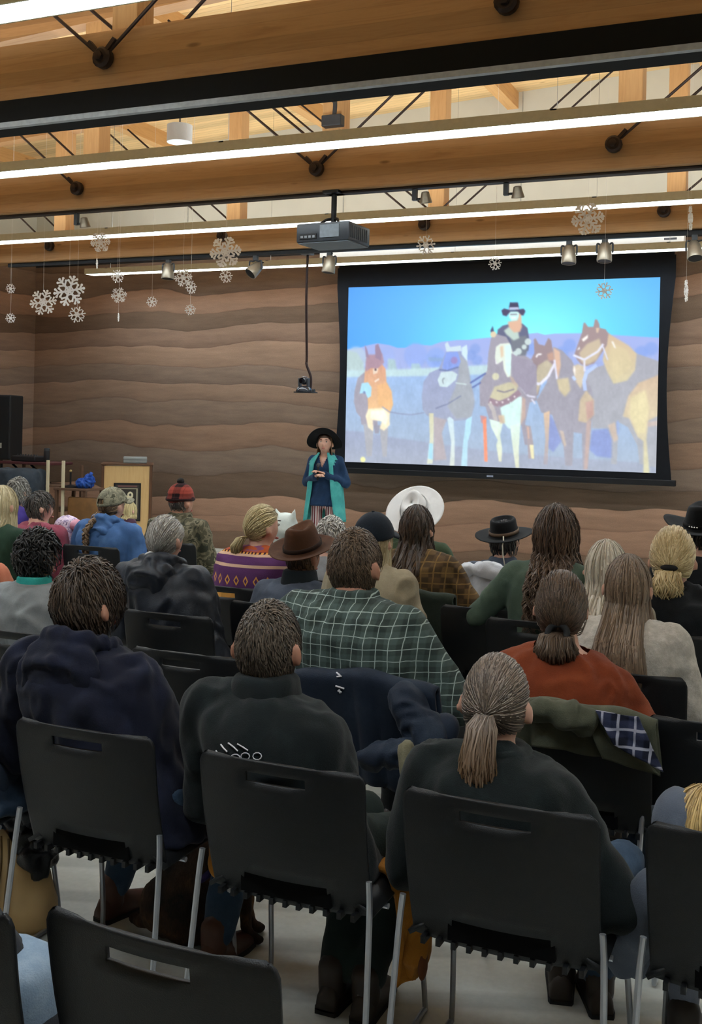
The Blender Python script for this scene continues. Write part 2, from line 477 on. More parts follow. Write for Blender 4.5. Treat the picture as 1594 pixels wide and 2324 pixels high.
# ------------------------------------------------------------------ long pendant lamps
LAMPW = emit('lamp_diffuser', (.80, .92, 1.0), LAMP_DOWN)
LAMPU = emit('lamp_uplight', (.92, .97, 1.0), LAMP_UP)
HOUSE = plain('tan_lamp_housing', 'c2bba0', .6, .0, var=.05)
LOUV = plain('louvre_white', 'dfe5ea', .4, .2, var=.03)
WIREM = plain('steel_wire', '9a9a96', .4, .8)
ZL = 3.73
def lamp(D, x0, x1, label, w=.22):
    t = empty('pendant_lamp', (0, D, ZL), label=label, cat='lamp', group='long pendant lamps')
    h = MB(); L = .075
    h.box((x0, -w/2, .0), (x1, -w/2+.012, L)); h.box((x0, w/2-.012, 0), (x1, w/2, L))
    h.box((x0-.01, -w/2, 0), (x0, w/2, L)); h.box((x1, -w/2, 0), (x1+.01, w/2, L))
    h.build('housing', HOUSE, t)
    MB().box((x0, -w/2+.013, .030), (x1, w/2-.013, .036)).build('diffuser', LAMPW, t)
    MB().box((x0, -w/2+.013, .060), (x1, w/2-.013, .064)).build('uplight', LAMPU, t)
    lv = MB(); n = int((x1-x0)/.085)
    for i in range(1, n):
        x = x0+(x1-x0)*i/n; lv.box((x-.0012, -w/2+.012, .002), (x+.0012, w/2-.012, .024))
    lv.box((x0, -.0015, .002), (x1, .0015, .024))
    tag(lv.build('louvre', LOUV, t), kind='stuff')
    k = int((x1-x0)/2.4)
    for i in range(k+1):
        x = x0+.35+(x1-x0-.7)*i/k
        MB().tube([(x, 0, L-.015), (x, 0, deck_z(x)-ZL-.01)], .002, 5).build('hanging_wire', WIREM, t)
        MB().box((x-.02, -w/2, .066), (x+.02, w/2, .076)).build('hanger_clip', GREYAL, t)
lamp(4.30, -9.0, -2.95, 'lit louvred lamp cut off by the upper left corner')
lamp(1.70, -7.5, 3.6, 'unseen lamp added overhead to continue the row and light the foreground')  # out of view; assumed from the lamp spacing, put in to brighten the foreground
lamp(7.15, -9.5, 3.6, 'long lit lamp hanging in front of the middle truss')
lamp(9.90, -10.2, 3.6, 'long lit lamp hanging in front of the far truss')
xe = at(203, 627, 12.45).x
lamp(12.45, xe, 3.6, 'farthest lit lamp just above the black screen', .20)
# ================================================================== projection screen
DS = 12.92
TL, TR_, BR, BL = [at(x, y, DS) for x, y in ((790, 652), (1496, 630), (1493, 1076), (785, 1046))]
sx0, sx1 = (TL.x+BL.x)/2, (TR_.x+BR.x)/2; sz1, sz0 = (TL.z+TR_.z)/2, (BL.z+BR.z)/2
SCR = empty('projection_screen', ((sx0+sx1)/2, DS, sz0), label='wide black-bordered projection screen showing a rider among five horses', cat='projection screen')
W, H = sx1-sx0, sz1-sz0
# homography photo -> picture uv
src = [(790, 652), (1496, 630), (1493, 1076), (785, 1046)]; dst = [(0, 0), (1, 0), (1, 1), (0, 1)]
A = []
for (x, y), (u, v) in zip(src, dst):
    A += [[x, y, 1, 0, 0, 0, -u*x, -u*y, -u], [0, 0, 0, x, y, 1, -v*x, -v*y, -v]]
HM = np.linalg.svd(np.array(A, float))[2][-1].reshape(3, 3)
def uv(p):
    q = HM @ np.array([p[0], p[1], 1.0]); return q[0]/q[2], q[1]/q[2]
def fa(pts): return [uv((780+x*.23212, 620+y*.23209)) for x, y in pts]     # traced left half
def fb(pts): return [uv((1060+x*.28231, 660+y*.28234)) for x, y in pts]    # traced right half
NU, NV = 400, 226
gu, gv = np.meshgrid(np.linspace(0, 1, NU), np.linspace(0, 1, NV))
def s2(c): return np.array(c, float)/255
def grad(stops, t):
    xs = [s[0] for s in stops]; cs = np.array([s2(s[1]) for s in stops])
    return np.stack([np.interp(t, xs, cs[:, k]) for k in range(3)], -1)
asp = W/H
# sky: bright cyan glow right of the middle, deeper blue at the corners
dist = np.sqrt(((gu-.62)*1.15)**2+((gv-.34)*1.0)**2)
IMG = grad([(0, (150, 255, 252)), (.14, (128, 243, 255)), (.30, (108, 215, 255)), (.5, (98, 185, 255)), (.8, (82, 158, 252))], dist)
def inside(poly, U, V):
    r = np.zeros(U.shape, bool); n = len(poly)
    for i in range(n):
        x0, y0 = poly[i]; x1, y1 = poly[(i+1) % n]
        if y0 == y1: continue
        c = ((y0 > V) != (y1 > V)) & (U < (x1-x0)*(V-y0)/(y1-y0)+x0); r ^= c
    return r
def paint(poly, c, alpha=1.0, soft=0.0, c2=None):
    global IMG
    P = np.array(poly); lo = P.min(0)-.02-soft; hi = P.max(0)+.02+soft
    i0, i1 = max(0, int(lo[1]*(NV-1))), min(NV, int(hi[1]*(NV-1))+2)
    j0, j1 = max(0, int(lo[0]*(NU-1))), min(NU, int(hi[0]*(NU-1))+2)
    if i1 <= i0 or j1 <= j0: return
    a = np.zeros((i1-i0, j1-j0)); k = 3
    for dx in range(k):
        for dy in range(k):
            a += inside(poly, gu[i0:i1, j0:j1]+((dx+.5)/k-.5)/NU, gv[i0:i1, j0:j1]+((dy+.5)/k-.5)/NV)
    a /= k*k
    for _ in range(int(soft*NV)):
        b = np.pad(a, 1, 'edge'); a = (b[:-2, 1:-1]+b[2:, 1:-1]+b[1:-1, :-2]+b[1:-1, 2:]+2*b[1:-1, 1:-1])/6
    a = (a*alpha)[..., None]; col = s2(c)
    if c2 is not None:
        t = np.clip((gv[i0:i1, j0:j1]-P[:, 1].min())/(P[:, 1].max()-P[:, 1].min()+1e-6), 0, 1)[..., None]; col = col*(1-t)+s2(c2)*t
    IMG[i0:i1, j0:j1] = IMG[i0:i1, j0:j1]*(1-a)+col*a
def stroke(pts, w, c, alpha=1.0):
    w *= .72
    for (x0, y0), (x1, y1) in zip(pts[:-1], pts[1:]):
        dx, dy = (x1-x0)*asp, y1-y0; L = math.hypot(dx, dy) or 1; nx, ny = -dy/L*w/asp, dx/L*w
        paint([(x0+nx, y0+ny), (x1+nx, y1+ny), (x1-nx, y1-ny), (x0-nx, y0-ny)], c, alpha)
def blob(c, r, col, alpha=1, soft=0, n=14):
    paint([(c[0]+r*math.cos(2*math.pi*i/n)/asp, c[1]+r*math.sin(2*math.pi*i/n)) for i in range(n)], col, alpha, soft)
# land
paint(fa([(0, 742), (130, 735), (210, 705), (330, 680), (450, 700), (520, 725), (600, 725), (680, 692), (850, 705), (950, 668), (1100, 652), (1230, 650), (1300, 638)])
      + fb([(40, 388), (180, 375), (500, 345), (560, 338), (620, 355), (700, 345), (930, 342), (1240, 362), (1560, 382), (1560, 1600)]) + fa([(0, 2000)]), (165, 180, 236), c2=(172, 188, 214))
for x, y, r, c in ((120, 830, .07, (185, 205, 225)), (420, 800, .05, (160, 180, 235)), (700, 800, .07, (150, 175, 238)), (900, 830, .06, (145, 175, 238))):
    blob(fa([(x, y)])[0], r, c, .8, .02)
for x, y in ((1280, 740), (1300, 850), (1240, 800), (900, 850)): blob(fa([(x, y)])[0], .03, (130, 160, 225), .6, .015)
for x, y in ((820, 440), (1400, 500), (1480, 470), (760, 500), (520, 470)): blob(fb([(x, y)])[0], .035, (135, 165, 232), .7, .015)
paint(fa([(30, 745), (130, 770), (190, 860), (210, 950), (30, 950)]), (184, 206, 206), .9, .015)
paint(fa([(430, 830), (500, 840), (520, 940), (430, 945)]), (178, 208, 206), .8, .015)
paint(fa([(660, 880), (740, 880), (760, 945), (660, 950)]), (172, 202, 206), .8, .01)
paint(fa([(820, 820), (1000, 830), (990, 860), (830, 855)]), (140, 170, 210), .8, .01)
paint(fa([(0, 945), (700, 930), (1600, 885), (1600, 1000), (700, 1010), (0, 1030)]) , (196, 224, 226), .9, .015)
paint(fa([(0, 1010), (700, 1005), (1600, 985)]) + fb([(1560, 900), (1560, 1600)]) + fa([(0, 2000)]), (160, 190, 232), 1, .015, (176, 188, 202))
paint(fa([(0, 1530), (200, 1545), (480, 1600), (820, 1650), (1600, 1760)]) + fb([(1560, 1400), (1560, 1600)]) + fa([(0, 2000)]), (160, 168, 196), .8, .01, (178, 184, 196))
# mule, far left
GD = (168, 164, 178)
paint(fa([(200, 965), (140, 1020), (110, 1150), (105, 1250), (130, 1350), (170, 1400), (180, 1470), (240, 1500), (340, 1480), (300, 1100), (240, 980)]), GD)
paint(fa([(200, 1465), (300, 1480), (285, 1780), (235, 1790)]), (178, 180, 188)); paint(fa([(355, 1480), (440, 1500), (430, 1790), (390, 1790)]), (178, 180, 188))
paint(fa([(300, 1480), (360, 1480), (350, 1560), (310, 1560)]), (160, 160, 176))
paint(fa([(240, 820), (350, 850), (410, 930), (420, 1060), (470, 1150), (487, 1280), (455, 1370), (340, 1340), (245, 1350), (238, 1200), (200, 1060), (210, 950)]), (214, 160, 138), 1, .004, (240, 200, 150))
paint(fa([(330, 1090), (420, 1060), (470, 1150), (480, 1270), (430, 1330), (340, 1280)]), (240, 190, 135), .7, .015)
paint(fa([(225, 790), (300, 790), (375, 780), (395, 870), (330, 930), (270, 920), (215, 960), (215, 880)]), (178, 148, 164), 1, .006)
paint(fa([(205, 690), (232, 750), (248, 820), (218, 812)]), (158, 140, 168)); paint(fa([(308, 700), (335, 685), (372, 780), (365, 850), (308, 820)]), (158, 136, 160))
paint(fa([(285, 930), (340, 925), (330, 970), (290, 985)]), (235, 215, 195)); blob(fa([(312, 938)])[0], .007, (110, 90, 100))
paint(fa([(300, 1050), (345, 1020), (350, 1035), (310, 1062)]), (245, 230, 215))
paint(fa([(180, 1070), (240, 1060), (275, 1110), (272, 1195), (240, 1215), (215, 1160), (158, 1172)]), (176, 226, 250), 1, .004)
blob(fa([(205, 1160)])[0], .008, (130, 150, 190))
paint(fa([(245, 1320), (400, 1310), (455, 1370), (455, 1480), (400, 1535), (360, 1510), (380, 1440), (290, 1430), (296, 1540), (245, 1500), (220, 1390)]), (252, 238, 205), 1, .006)
paint(fa([(270, 1340), (400, 1330), (440, 1400), (420, 1480), (340, 1420), (270, 1420)]), (245, 252, 240), .8, .012)
blob(fa([(198, 1815)])[0], .016, (238, 238, 175))
stroke(fa([(380, 1300), (450, 1350), (560, 1370), (660, 1380), (790, 1360)]), .004, (150, 158, 188))
# grey pony with a fly mask
paint(fa([(930, 930), (840, 970), (780, 1060), (765, 1200), (775, 1330), (820, 1390), (900, 1420), (1000, 1450), (1240, 1430), (1280, 1300), (1272, 1180), (1240, 1060), (1212, 900), (1180, 800), (1130, 755), (1000, 760)]), (156, 166, 205), 1, 0, (166, 174, 198))
paint(fa([(1130, 800), (1205, 860), (1242, 1060), (1282, 1250), (1250, 1410), (1100, 1420), (1015, 1300), (1090, 1120), (1120, 1000)]), (170, 176, 186), 1, .012)
paint(fa([(880, 1400), (1010, 1430), (965, 1560), (1015, 1820), (890, 1830), (885, 1600)]), (186, 178, 184), 1, .006)
paint(fa([(985, 690), (1010, 668), (1035, 720), (1140, 705), (1150, 760), (1000, 765)]), (205, 224, 236), 1, .004)
paint(fa([(1150, 725), (1200, 698), (1207, 760), (1204, 860), (1150, 790)]), (208, 232, 240))
paint(fa([(1000, 770), (1110, 765), (1142, 860), (1122, 912), (1040, 952), (962, 930), (975, 850)]), (142, 166, 236), 1, .004)
blob(fa([(1078, 850)])[0], .02, (160, 140, 195), .9, .006)
paint(fa([(950, 965), (1060, 955), (1112, 985), (1095, 1040), (1012, 1112), (940, 1105), (918, 1040)]), (206, 226, 232), 1, .004)
stroke(fa([(975, 1080), (965, 1040), (985, 1020)]), .004, (140, 150, 160))
stroke(fa([(930, 940), (1010, 950), (1120, 915)]), .005, (110, 125, 170)); stroke(fa([(1090, 1070), (1200, 1085)]), .004, (205, 225, 225))
stroke(fa([(900, 1320), (1020, 1275), (1150, 1195)]), .004, (128, 136, 168))
paint(fa([(838, 1365), (882, 1365), (886, 1600), (878, 1860), (822, 1860), (848, 1620)]), (218, 216, 186), 1, 0, (225, 232, 215))
paint(fa([(842, 1660), (880, 1660), (878, 1820), (832, 1810)]), (176, 226, 252), 1, .006)
paint(fa([(1015, 1420), (1040, 1400), (1078, 1430), (1092, 1650), (1092, 1880), (1045, 1885), (1058, 1650)]), (206, 230, 242), 1, 0, (220, 228, 220))
paint(fa([(1200, 1430), (1258, 1395), (1245, 1560), (1218, 1650), (1216, 1890), (1155, 1890), (1176, 1640)]), (186, 232, 252), 1, 0, (190, 225, 240))
# far right horse, drawn before the ones that overlap it
paint(fb([(1100, 310), (1200, 400), (1370, 510), (1545, 572), (1545, 1430), (1400, 1400), (1380, 1250), (1300, 1100), (1225, 1060), (1215, 1400), (1170, 1400), (1160, 1200), (1130, 1112), (1010, 1110), (1010, 820), (950, 700), (1000, 630), (1100, 600)]), (170, 170, 182), 1, 0, (180, 184, 192))
paint(fb([(1010, 1125), (1140, 1112), (1172, 1200), (1172, 1350), (1050, 1335), (990, 1280)]), (148, 164, 216), 1, .012)
paint(fb([(1205, 1060), (1225, 1040), (1230, 1150), (1210, 1180)]), (160, 180, 225), .9, .004)
paint(fb([(1130, 345), (1200, 385), (1300, 445), (1362, 510), (1352, 640), (1290, 725), (1180, 752), (1130, 660), (1090, 560), (1105, 450)]), (212, 188, 160), 1, .006, (215, 205, 170))
paint(fb([(1160, 420), (1290, 480), (1330, 600), (1200, 720), (1130, 560)]), (222, 208, 168), .6, .02)
paint(fb([(1155, 408), (1172, 408), (1196, 465), (1180, 460)]), (242, 238, 230))
paint(fb([(1300, 850), (1380, 745), (1545, 680), (1545, 1010), (1465, 1050), (1452, 1200), (1482, 1480), (1432, 1480), (1428, 1215), (1380, 1180), (1310, 1030), (1258, 1015)]), (214, 190, 165), 1, .006, (222, 220, 185))
paint(fb([(1320, 860), (1440, 800), (1470, 950), (1440, 1150), (1380, 1150), (1310, 1000)]), (232, 222, 178), .8, .02)
paint(fb([(1460, 1060), (1545, 1050), (1545, 1090), (1460, 1100)]), (210, 190, 180), .8, .005)
paint(fb([(1138, 1085), (1195, 1060), (1222, 1200), (1190, 1222)]), (206, 190, 178), 1, .006)
paint(fb([(930, 262), (940, 255), (968, 292), (1010, 292), (1022, 232), (1040, 232), (1058, 270), (1062, 300), (1110, 312), (1132, 350), (1122, 440), (1082, 500), (1020, 585), (950, 610), (910, 590), (858, 520), (888, 430), (918, 340)]), (166, 146, 148))
paint(fb([(900, 500), (960, 430), (1060, 385), (1082, 470), (1040, 560), (960, 600), (915, 570)]), (204, 188, 164), 1, .012)
paint(fb([(1030, 300), (1060, 300), (1050, 340), (1035, 340)]), (215, 190, 170)); paint(fb([(918, 392), (968, 354), (966, 382), (930, 412)]), (250, 245, 240)); paint(fb([(880, 480), (900, 450), (905, 470)]), (235, 235, 240))
# bay horse
paint(fb([(690, 450), (760, 480), (840, 560), (880, 640), (960, 700), (1012, 820), (1022, 1000), (1005, 1060), (992, 1250), (982, 1440), (940, 1440), (930, 1150), (862, 1140), (856, 1410), (800, 1410), (782, 1250), (720, 1110), (690, 1000), (600, 980), (560, 880), (640, 740)]), (162, 160, 174), 1, 0, (172, 170, 182))
paint(fb([(665, 985), (705, 1050), (765, 1210), (700, 1300), (655, 1260)]), (150, 164, 214), 1, .006)
paint(fb([(618, 985), (668, 965), (664, 1150), (655, 1400), (622, 1400), (636, 1200)]), (226, 198, 170), 1, .004, (176, 172, 184))
paint(fb([(910, 880), (960, 800), (1022, 880), (1024, 1000), (965, 1065), (898, 1050)]), (206, 190, 166), 1, .008)
paint(fb([(955, 900), (1018, 880), (1022, 1000), (970, 1050)]), (200, 164, 158), .9, .012)
paint(fb([(965, 1060), (1005, 1040), (992, 1240), (978, 1440), (950, 1440)]), (196, 176, 172), 1, .006)
paint(fb([(750, 1125), (780, 1130), (805, 1240), (790, 1260)]), (205, 190, 178), .9, .004)
paint(fb([(850, 610), (890, 590), (945, 610), (945, 700), (915, 790), (880, 740), (850, 640)]), (214, 200, 178), 1, .006)
paint(fb([(860, 600), (872, 640), (868, 690), (852, 640)]), (245, 240, 235))
paint(fb([(532, 392), (545, 382), (572, 430), (620, 442), (648, 380), (672, 400), (688, 500), (702, 580), (690, 650), (640, 700), (592, 745), (572, 842), (530, 845), (508, 780), (520, 715), (545, 640), (508, 560), (538, 500)]), (160, 142, 148))
paint(fb([(570, 600), (640, 555), (690, 600), (640, 700), (590, 745), (565, 835), (520, 805), (532, 715)]), (196, 186, 164), 1, .008)
paint(fb([(690, 458), (742, 490), (752, 600), (732, 710), (702, 630), (700, 540)]), (222, 188, 166), 1, .006)
paint(fb([(640, 510), (690, 490), (700, 560), (650, 560)]), (205, 165, 145), .8, .01)
paint(fb([(720, 712), (815, 700), (832, 800), (790, 855), (740, 800)]), (206, 194, 164), 1, .012)
stroke(fb([(552, 535), (565, 512), (595, 510)]), .006, (250, 248, 250))
stroke(fb([(498, 730), (585, 752), (650, 690), (702, 588)]), .010, (232, 232, 248)); stroke(fb([(700, 555), (722, 710)]), .007, (225, 225, 245))
# far right horse's halter and rope
stroke(fb([(852, 518), (940, 556), (1050, 490), (1092, 430)]), .008, (228, 230, 248)); stroke(fb([(1085, 440), (1100, 480), (1130, 560)]), .005, (220, 222, 240))
stroke(fb([(1042, 600), (960, 660), (940, 730), (952, 805)]), .013, (188, 208, 250)); stroke(fb([(940, 560), (945, 650)]), .007, (225, 225, 240)); stroke(fb([(850, 690), (870, 720)]), .01, (190, 210, 250))
# ridden paint horse
paint(fb([(188, 380), (230, 345), (310, 365), (362, 440), (400, 480), (525, 560), (560, 700), (562, 880), (505, 900), (470, 1070), (520, 1240), (470, 1240), (440, 1080), (250, 1065), (190, 1060), (150, 930), (105, 925), (98, 740), (160, 640), (168, 500)]), (166, 162, 176))
paint(fb([(470, 1080), (515, 1090), (540, 1240), (545, 1350), (500, 1350), (490, 1200)]), (176, 166, 172), 1, .004); paint(fb([(508, 1240), (540, 1240), (547, 1352), (525, 1352)]), (238, 232, 190))
paint(fb([(485, 1095), (500, 1095), (508, 1190), (495, 1190)]), (215, 180, 165), .9, .003)
paint(fb([(228, 450), (262, 425), (340, 418), (362, 500), (352, 600), (350, 690), (322, 695), (292, 630), (285, 560), (240, 590), (220, 540)]), (226, 236, 225), 1, .004)
paint(fb([(300, 440), (350, 430), (352, 600), (340, 690), (310, 640)]), (215, 252, 248), .9, .008)
paint(fb([(260, 450), (285, 440), (290, 520), (270, 540)]), (225, 195, 165), .8, .006)
blob(fb([(228, 688)])[0], .02, (214, 212, 186)); paint(fb([(222, 540), (240, 590), (228, 590)]), (240, 240, 245))
paint(fb([(220, 770), (330, 735), (412, 740), (402, 800), (350, 850), (260, 885), (182, 860)]), (206, 200, 172), 1, .008)
paint(fb([(340, 680), (400, 720), (415, 780), (360, 740)]), (200, 180, 165), .8, .008)
stroke(fb([(240, 800), (300, 815), (380, 790)]), .005, (140, 135, 150))
paint(fb([(268, 940), (395, 855), (440, 850), (452, 1000), (432, 1075), (340, 1110), (290, 1050)]), (214, 244, 240), 1, .006)
paint(fb([(445, 850), (472, 870), (472, 1020), (432, 1080)]), (200, 175, 165), .9, .006)
stroke(fb([(178, 880), (260, 912), (340, 880), (425, 815)]), .022, (160, 138, 152)); stroke(fb([(180, 900), (215, 960), (235, 1050)]), .016, (196, 190, 190))
for k in range(5): blob(fb([(190+k*48, 895-(k > 2)*(k-2)*22)])[0], .006, (225, 215, 220))
paint(fb([(182, 1030), (292, 1062), (270, 1160), (288, 1270), (284, 1372), (262, 1372), (240, 1240), (252, 1200), (198, 1095)]), (222, 244, 236), 1, 0, (226, 228, 200))
paint(fb([(350, 1085), (434, 1060), (422, 1280), (426, 1425), (398, 1425), (370, 1240)]), (222, 246, 238), 1, 0, (228, 230, 205))
paint(fb([(250, 1000), (300, 1000), (310, 1060), (270, 1070)]), (220, 195, 165), .8, .006)
paint(fb([(108, 1000), (160, 1010), (158, 1070), (118, 1062)]), (205, 150, 150), .9, .004)
paint(fb([(130, 1035), (156, 1022), (165, 1200), (172, 1372), (146, 1372), (138, 1200)]), (250, 156, 126))
stroke(fb([(150, 660), (25, 740)]), .006, (96, 110, 175)); stroke(fb([(110, 735), (40, 778)]), .005, (96, 110, 175))
paint(fb([(182, 320), (200, 282), (212, 330), (200, 378)]), (80, 84, 120)); blob(fb([(206, 350)])[0], .017, (224, 210, 180))
stroke(fb([(430, 770), (490, 845), (550, 855)]), .007, (222, 222, 240)); stroke(fb([(520, 870), (550, 910)]), .006, (222, 222, 240))
# rider
paint(fb([(240, 312), (280, 280), (330, 268), (440, 264), (480, 300), (497, 400), (490, 480), (440, 505), (380, 525), (350, 440), (310, 370), (238, 350)]), (104, 108, 138))
paint(fb([(340, 380), (470, 360), (490, 440), (470, 520), (400, 520), (360, 470)]), (122, 128, 140), 1, .006)
paint(fb([(290, 320), (330, 290), (400, 300), (415, 380), (370, 400), (310, 350)]), (192, 212, 204), 1, .006)
paint(fb([(400, 178), (428, 185), (434, 290), (420, 330), (370, 335), (330, 290), (320, 250), (400, 235)]), (226, 184, 158), 1, .006)
paint(fb([(330, 170), (410, 165), (410, 210), (390, 240), (350, 242), (330, 210)]), (206, 242, 240), 1, .003)
stroke(fb([(350, 218), (385, 216)]), .004, (250, 252, 255)); stroke(fb([(340, 190), (395, 190)]), .004, (130, 130, 150))
paint(fb([(336, 94), (400, 94), (412, 148), (326, 152)]), (66, 62, 96))
paint(fb([(268, 158), (290, 142), (336, 155), (400, 152), (446, 144), (462, 164), (446, 200), (428, 196), (402, 168), (340, 168), (310, 205), (280, 196)]), (76, 70, 104)); paint(fb([(332, 134), (406, 132), (410, 150), (328, 154)]), (190, 196, 226))
for x, y, r in ((485, 410, .018), (455, 452, .014), (410, 488, .018), (385, 505, .015), (370, 520, .014)): blob(fb([(x, y)])[0], r, (206, 222, 222), .95, .003)
paint(fb([(355, 500), (400, 530), (500, 560), (556, 600), (560, 730), (480, 840), (380, 720), (350, 600)]), (162, 156, 174), 1, .003)
pn_ = np.stack([gu.ravel()*asp, gv.ravel(), 0*gu.ravel()], 1)
tx = (vnoise(pn_, 22, 3)*.5+vnoise(pn_*np.array([1.6, .8, 1]), 60, 5)*.5+vnoise(pn_, 130, 8)*.3).reshape(gv.shape)
IMG = IMG*(1+(.055*np.clip((gv-.36)/.08, 0, 1)*tx)[..., None])
IMG = np.clip(IMG, 0, 1)
for _ in range(1):
    b = np.pad(IMG, ((1, 1), (1, 1), (0, 0)), 'edge'); IMG = (b[:-2, 1:-1]+b[2:, 1:-1]+b[1:-1, :-2]+b[1:-1, 2:]+2*b[1:-1, 1:-1])/6
LIN = np.where(IMG <= .04045, IMG/12.92, ((IMG+.055)/1.055)**2.4)
V = np.stack([(gu-.5)*W, np.zeros_like(gu), (1-gv)*H], -1).reshape(-1, 3)
ii = np.arange(NU*NV).reshape(NV, NU)
F = np.stack([ii[:-1, :-1], ii[1:, :-1], ii[1:, 1:], ii[:-1, 1:]], -1).reshape(-1, 4)
me = npmesh('projected_picture', V, F)
ca = me.color_attributes.new('hc', 'FLOAT_COLOR', 'POINT')
ca.data.foreach_set('color', np.concatenate([LIN.reshape(-1, 3), np.ones((NU*NV, 1))], 1).astype(np.float32).ravel())
PIC = link('projected_picture', me, attrmat('projected_light', 'hc', .9, .1, emission=.93), SCR, (0, -.004, 0))
PIC['label'] = 'bright projected picture of a rider and five horses'
# black masking cloth with edges that curve in
SCLOTH = fabric('black_screen_cloth', '14161c', var=.1, bump=.1)
zt = at(1130, 594, DS).z-sz0
zb = -.085
rows = []
for k in range(21):
    t = k/20; z = zb+(zt-zb)*t; q = math.sin(math.pi*min(1, max(0, (t-.0)/.9)))*.075
    rows.append((-W/2-.16+q*.8, W/2+.17-q, z))
V = []; F = []
for k, (a, b, z) in enumerate(rows): V += [(a, .012, z), (b, .012, z), (a, .0, z), (b, .0, z)]
for k in range(20):
    i = k*4; F += [(i+2, i+3, i+7, i+6), (i, i+4, i+5, i+1), (i, i+2, i+6, i+4), (i+1, i+5, i+7, i+3)]
F += [(0, 1, 3, 2), (80, 82, 83, 81)]
MB().add(V, F).build('masking_cloth', SCLOTH, SCR)
MB().box((-W/2-.20, -.02, zb-.06), (W/2+.22, .04, zb+.01), bev=.008).build('weight_bar', BLACKM, SCR)
MB().box((-.05, -.0215, zb-.035), (.03, -.0195, zb-.015)).build('name_plate', plain('plate_grey', '8d93a5', .4), SCR)
pl, pr = at(730, 580, DS), at(1555, 543, DS)
c0 = SCR.location
cz = (pl.z+pr.z)/2-c0.z
MB().box((pl.x-c0.x, -.06, cz-.065), (pr.x-c0.x, .09, cz+.065), bev=.01).build('case', plain('white_enamel', 'e4e6e6', .4, var=.02), SCR)
MB().box((pr.x-c0.x-.22, -.0615, cz-.012), (pr.x-c0.x-.08, -.0598, cz+.012)).build('case_plate', plain('plate_dark', '50545c', .4), SCR)
for s in (-1, 1): MB().box((s*W*.42-.02, .05, cz), (s*W*.42+.02, YF-DS, cz+.05)).build('wall_bracket', GREYAL, SCR)
MB().box((-W/2-.14, -.0, zt-.005), (W/2+.15, .03, cz)).build('drop_cloth', SCLOTH, SCR)
# ================================================================== chairs
SHELL = plain('black_chair_plastic', '0e1013', .5, 0, .34, var=.08, nscale=60, bump=.25, bscale=420)
CHROME = plain('satin_chrome', 'a9adb4', .32, .85, var=.05)
def chair_meshes():
    hw = .246
    xs = [-1, -.97, -.9, -.8, -.66, -.52, -.36, -.18, 0, .18, .36, .52, .66, .8, .9, .97, 1]
    zs = [.432, .444, .452, .502, .54, .60, .65, .70, .745, .772, .800, .815, .826, .832]
    V = []; idx = {}
    for i, z in enumerate(zs):
        t = (z-.455)/(.832-.455)
        y0 = -.185-.085*t-.012*math.sin(math.pi*t)
        top = max(0, (z-.79)/.042)
        k = 1-.16*(1-math.sqrt(max(0, 1-top**2))) if top > 0 else 1
        for j, x in enumerate(xs):
            zz = z-(.012*abs(x)**2.5 if i == len(zs)-1 else 0)
            idx[i, j] = len(V); V.append((x*hw*k*(.97+.03*t), y0+.035*x*x, zz))
    F = []
    for i in range(len(zs)-1):
        for j in range(len(xs)-1):
            xm = abs(xs[j]+xs[j+1])/2
            if i == 9 and xm < .36: continue
            if i == 2 and xm < .52: continue
            F.append((idx[i, j], idx[i, j+1], idx[i+1, j+1], idx[i+1, j]))
    back = thick(np.array(V), F, .011)
    V = []; F = []; n = 13; mm = 12
    for a in range(mm):
        v = a/(mm-1); y = -.168+.40*v
        for b in range(n):
            u = -1+2*b/(n-1)
            z = .452+.012*u*u-.012*math.sin(math.pi*v)*(1-u*u)-.045*max(0, (v-.85)/.15)**2-.03*max(0, abs(u)-.9)/.1
            V.append((u*.246*(1-.04*v), y, z))
    for a in range(mm-1):
        for b in range(n-1): F.append((a*n+b, a*n+b+1, (a+1)*n+b+1, (a+1)*n+b))
    seat = thick(np.array(V), F, .012)
    rib = MB()
    for k in range(11):
        x = -.2+.04*k; rib.box((x-.006, -.192, .424), (x+.006, .16, .442))
    lip = MB()  # black plate that paints in the darkness of the open lower slot
    lip.box((-.135, -.190, .446), (.135, -.172, .508))
    sled = []
    for s in (-1, 1):
        p = bez([(s*.250, -.205, .545), (s*.256, -.212, .47), (s*.262, -.232, .30), (s*.270, -.262, .05), (s*.270, -.245, .013), (s*.268, -.10, .0115), (s*.258, .20, .0115), (s*.256, .235, .03), (s*.245, .205, .25), (s*.228, .165, .435)], 5)
        sled.append(MB().tube(p, .0085, 8))
    return back, seat, rib, lip, sled
_cb, _cs, _cr, _cl, _csl = chair_meshes()
def make_chair():
    t = empty('stacking_chair')
    b = link('backrest', _cb, SHELL, t); _cl.build('slot_dark_plate', plain('slot_shade', '050506', .9, spec=.1), b)  # black plate paints in the darkness of the open lower slot
    link('seat', _cs, SHELL, t); _cr.build('seat_ribs', SHELL, t)
    for s in _csl: s.build('sled_leg', CHROME, t, True)
    MB().tube([(-.222, .16, .425), (.222, .16, .425)], .008, 8).build('cross_bar', CHROME, t, True)
    MB().tube([(-.25, -.06, .425), (.25, -.06, .425)], .008, 8).build('cross_bar', CHROME, t, True)
    return t
CH0 = make_chair(); chair_used = [False]
def chair(px=None, y=None, label='', root=None, yaw=0.0):
    """px,y: pixel of the middle of the backrest's top edge (0.83 m above the floor)"""
    if root is None:
        p = at_h(px, y, .83); root = Vector((p.x+.27*math.sin(yaw), p.y+.27*math.cos(yaw), 0))
        root = Vector((p.x-.27*math.sin(yaw)*1, p.y+.27*math.cos(yaw), 0))
    o = CH0 if not chair_used[0] else copy_tree(CH0)
    chair_used[0] = True
    o.location = root; o.rotation_euler = (0, 0, yaw)
    tag(o, label, 'chair', 'black stacking chairs of the audience')
    return root

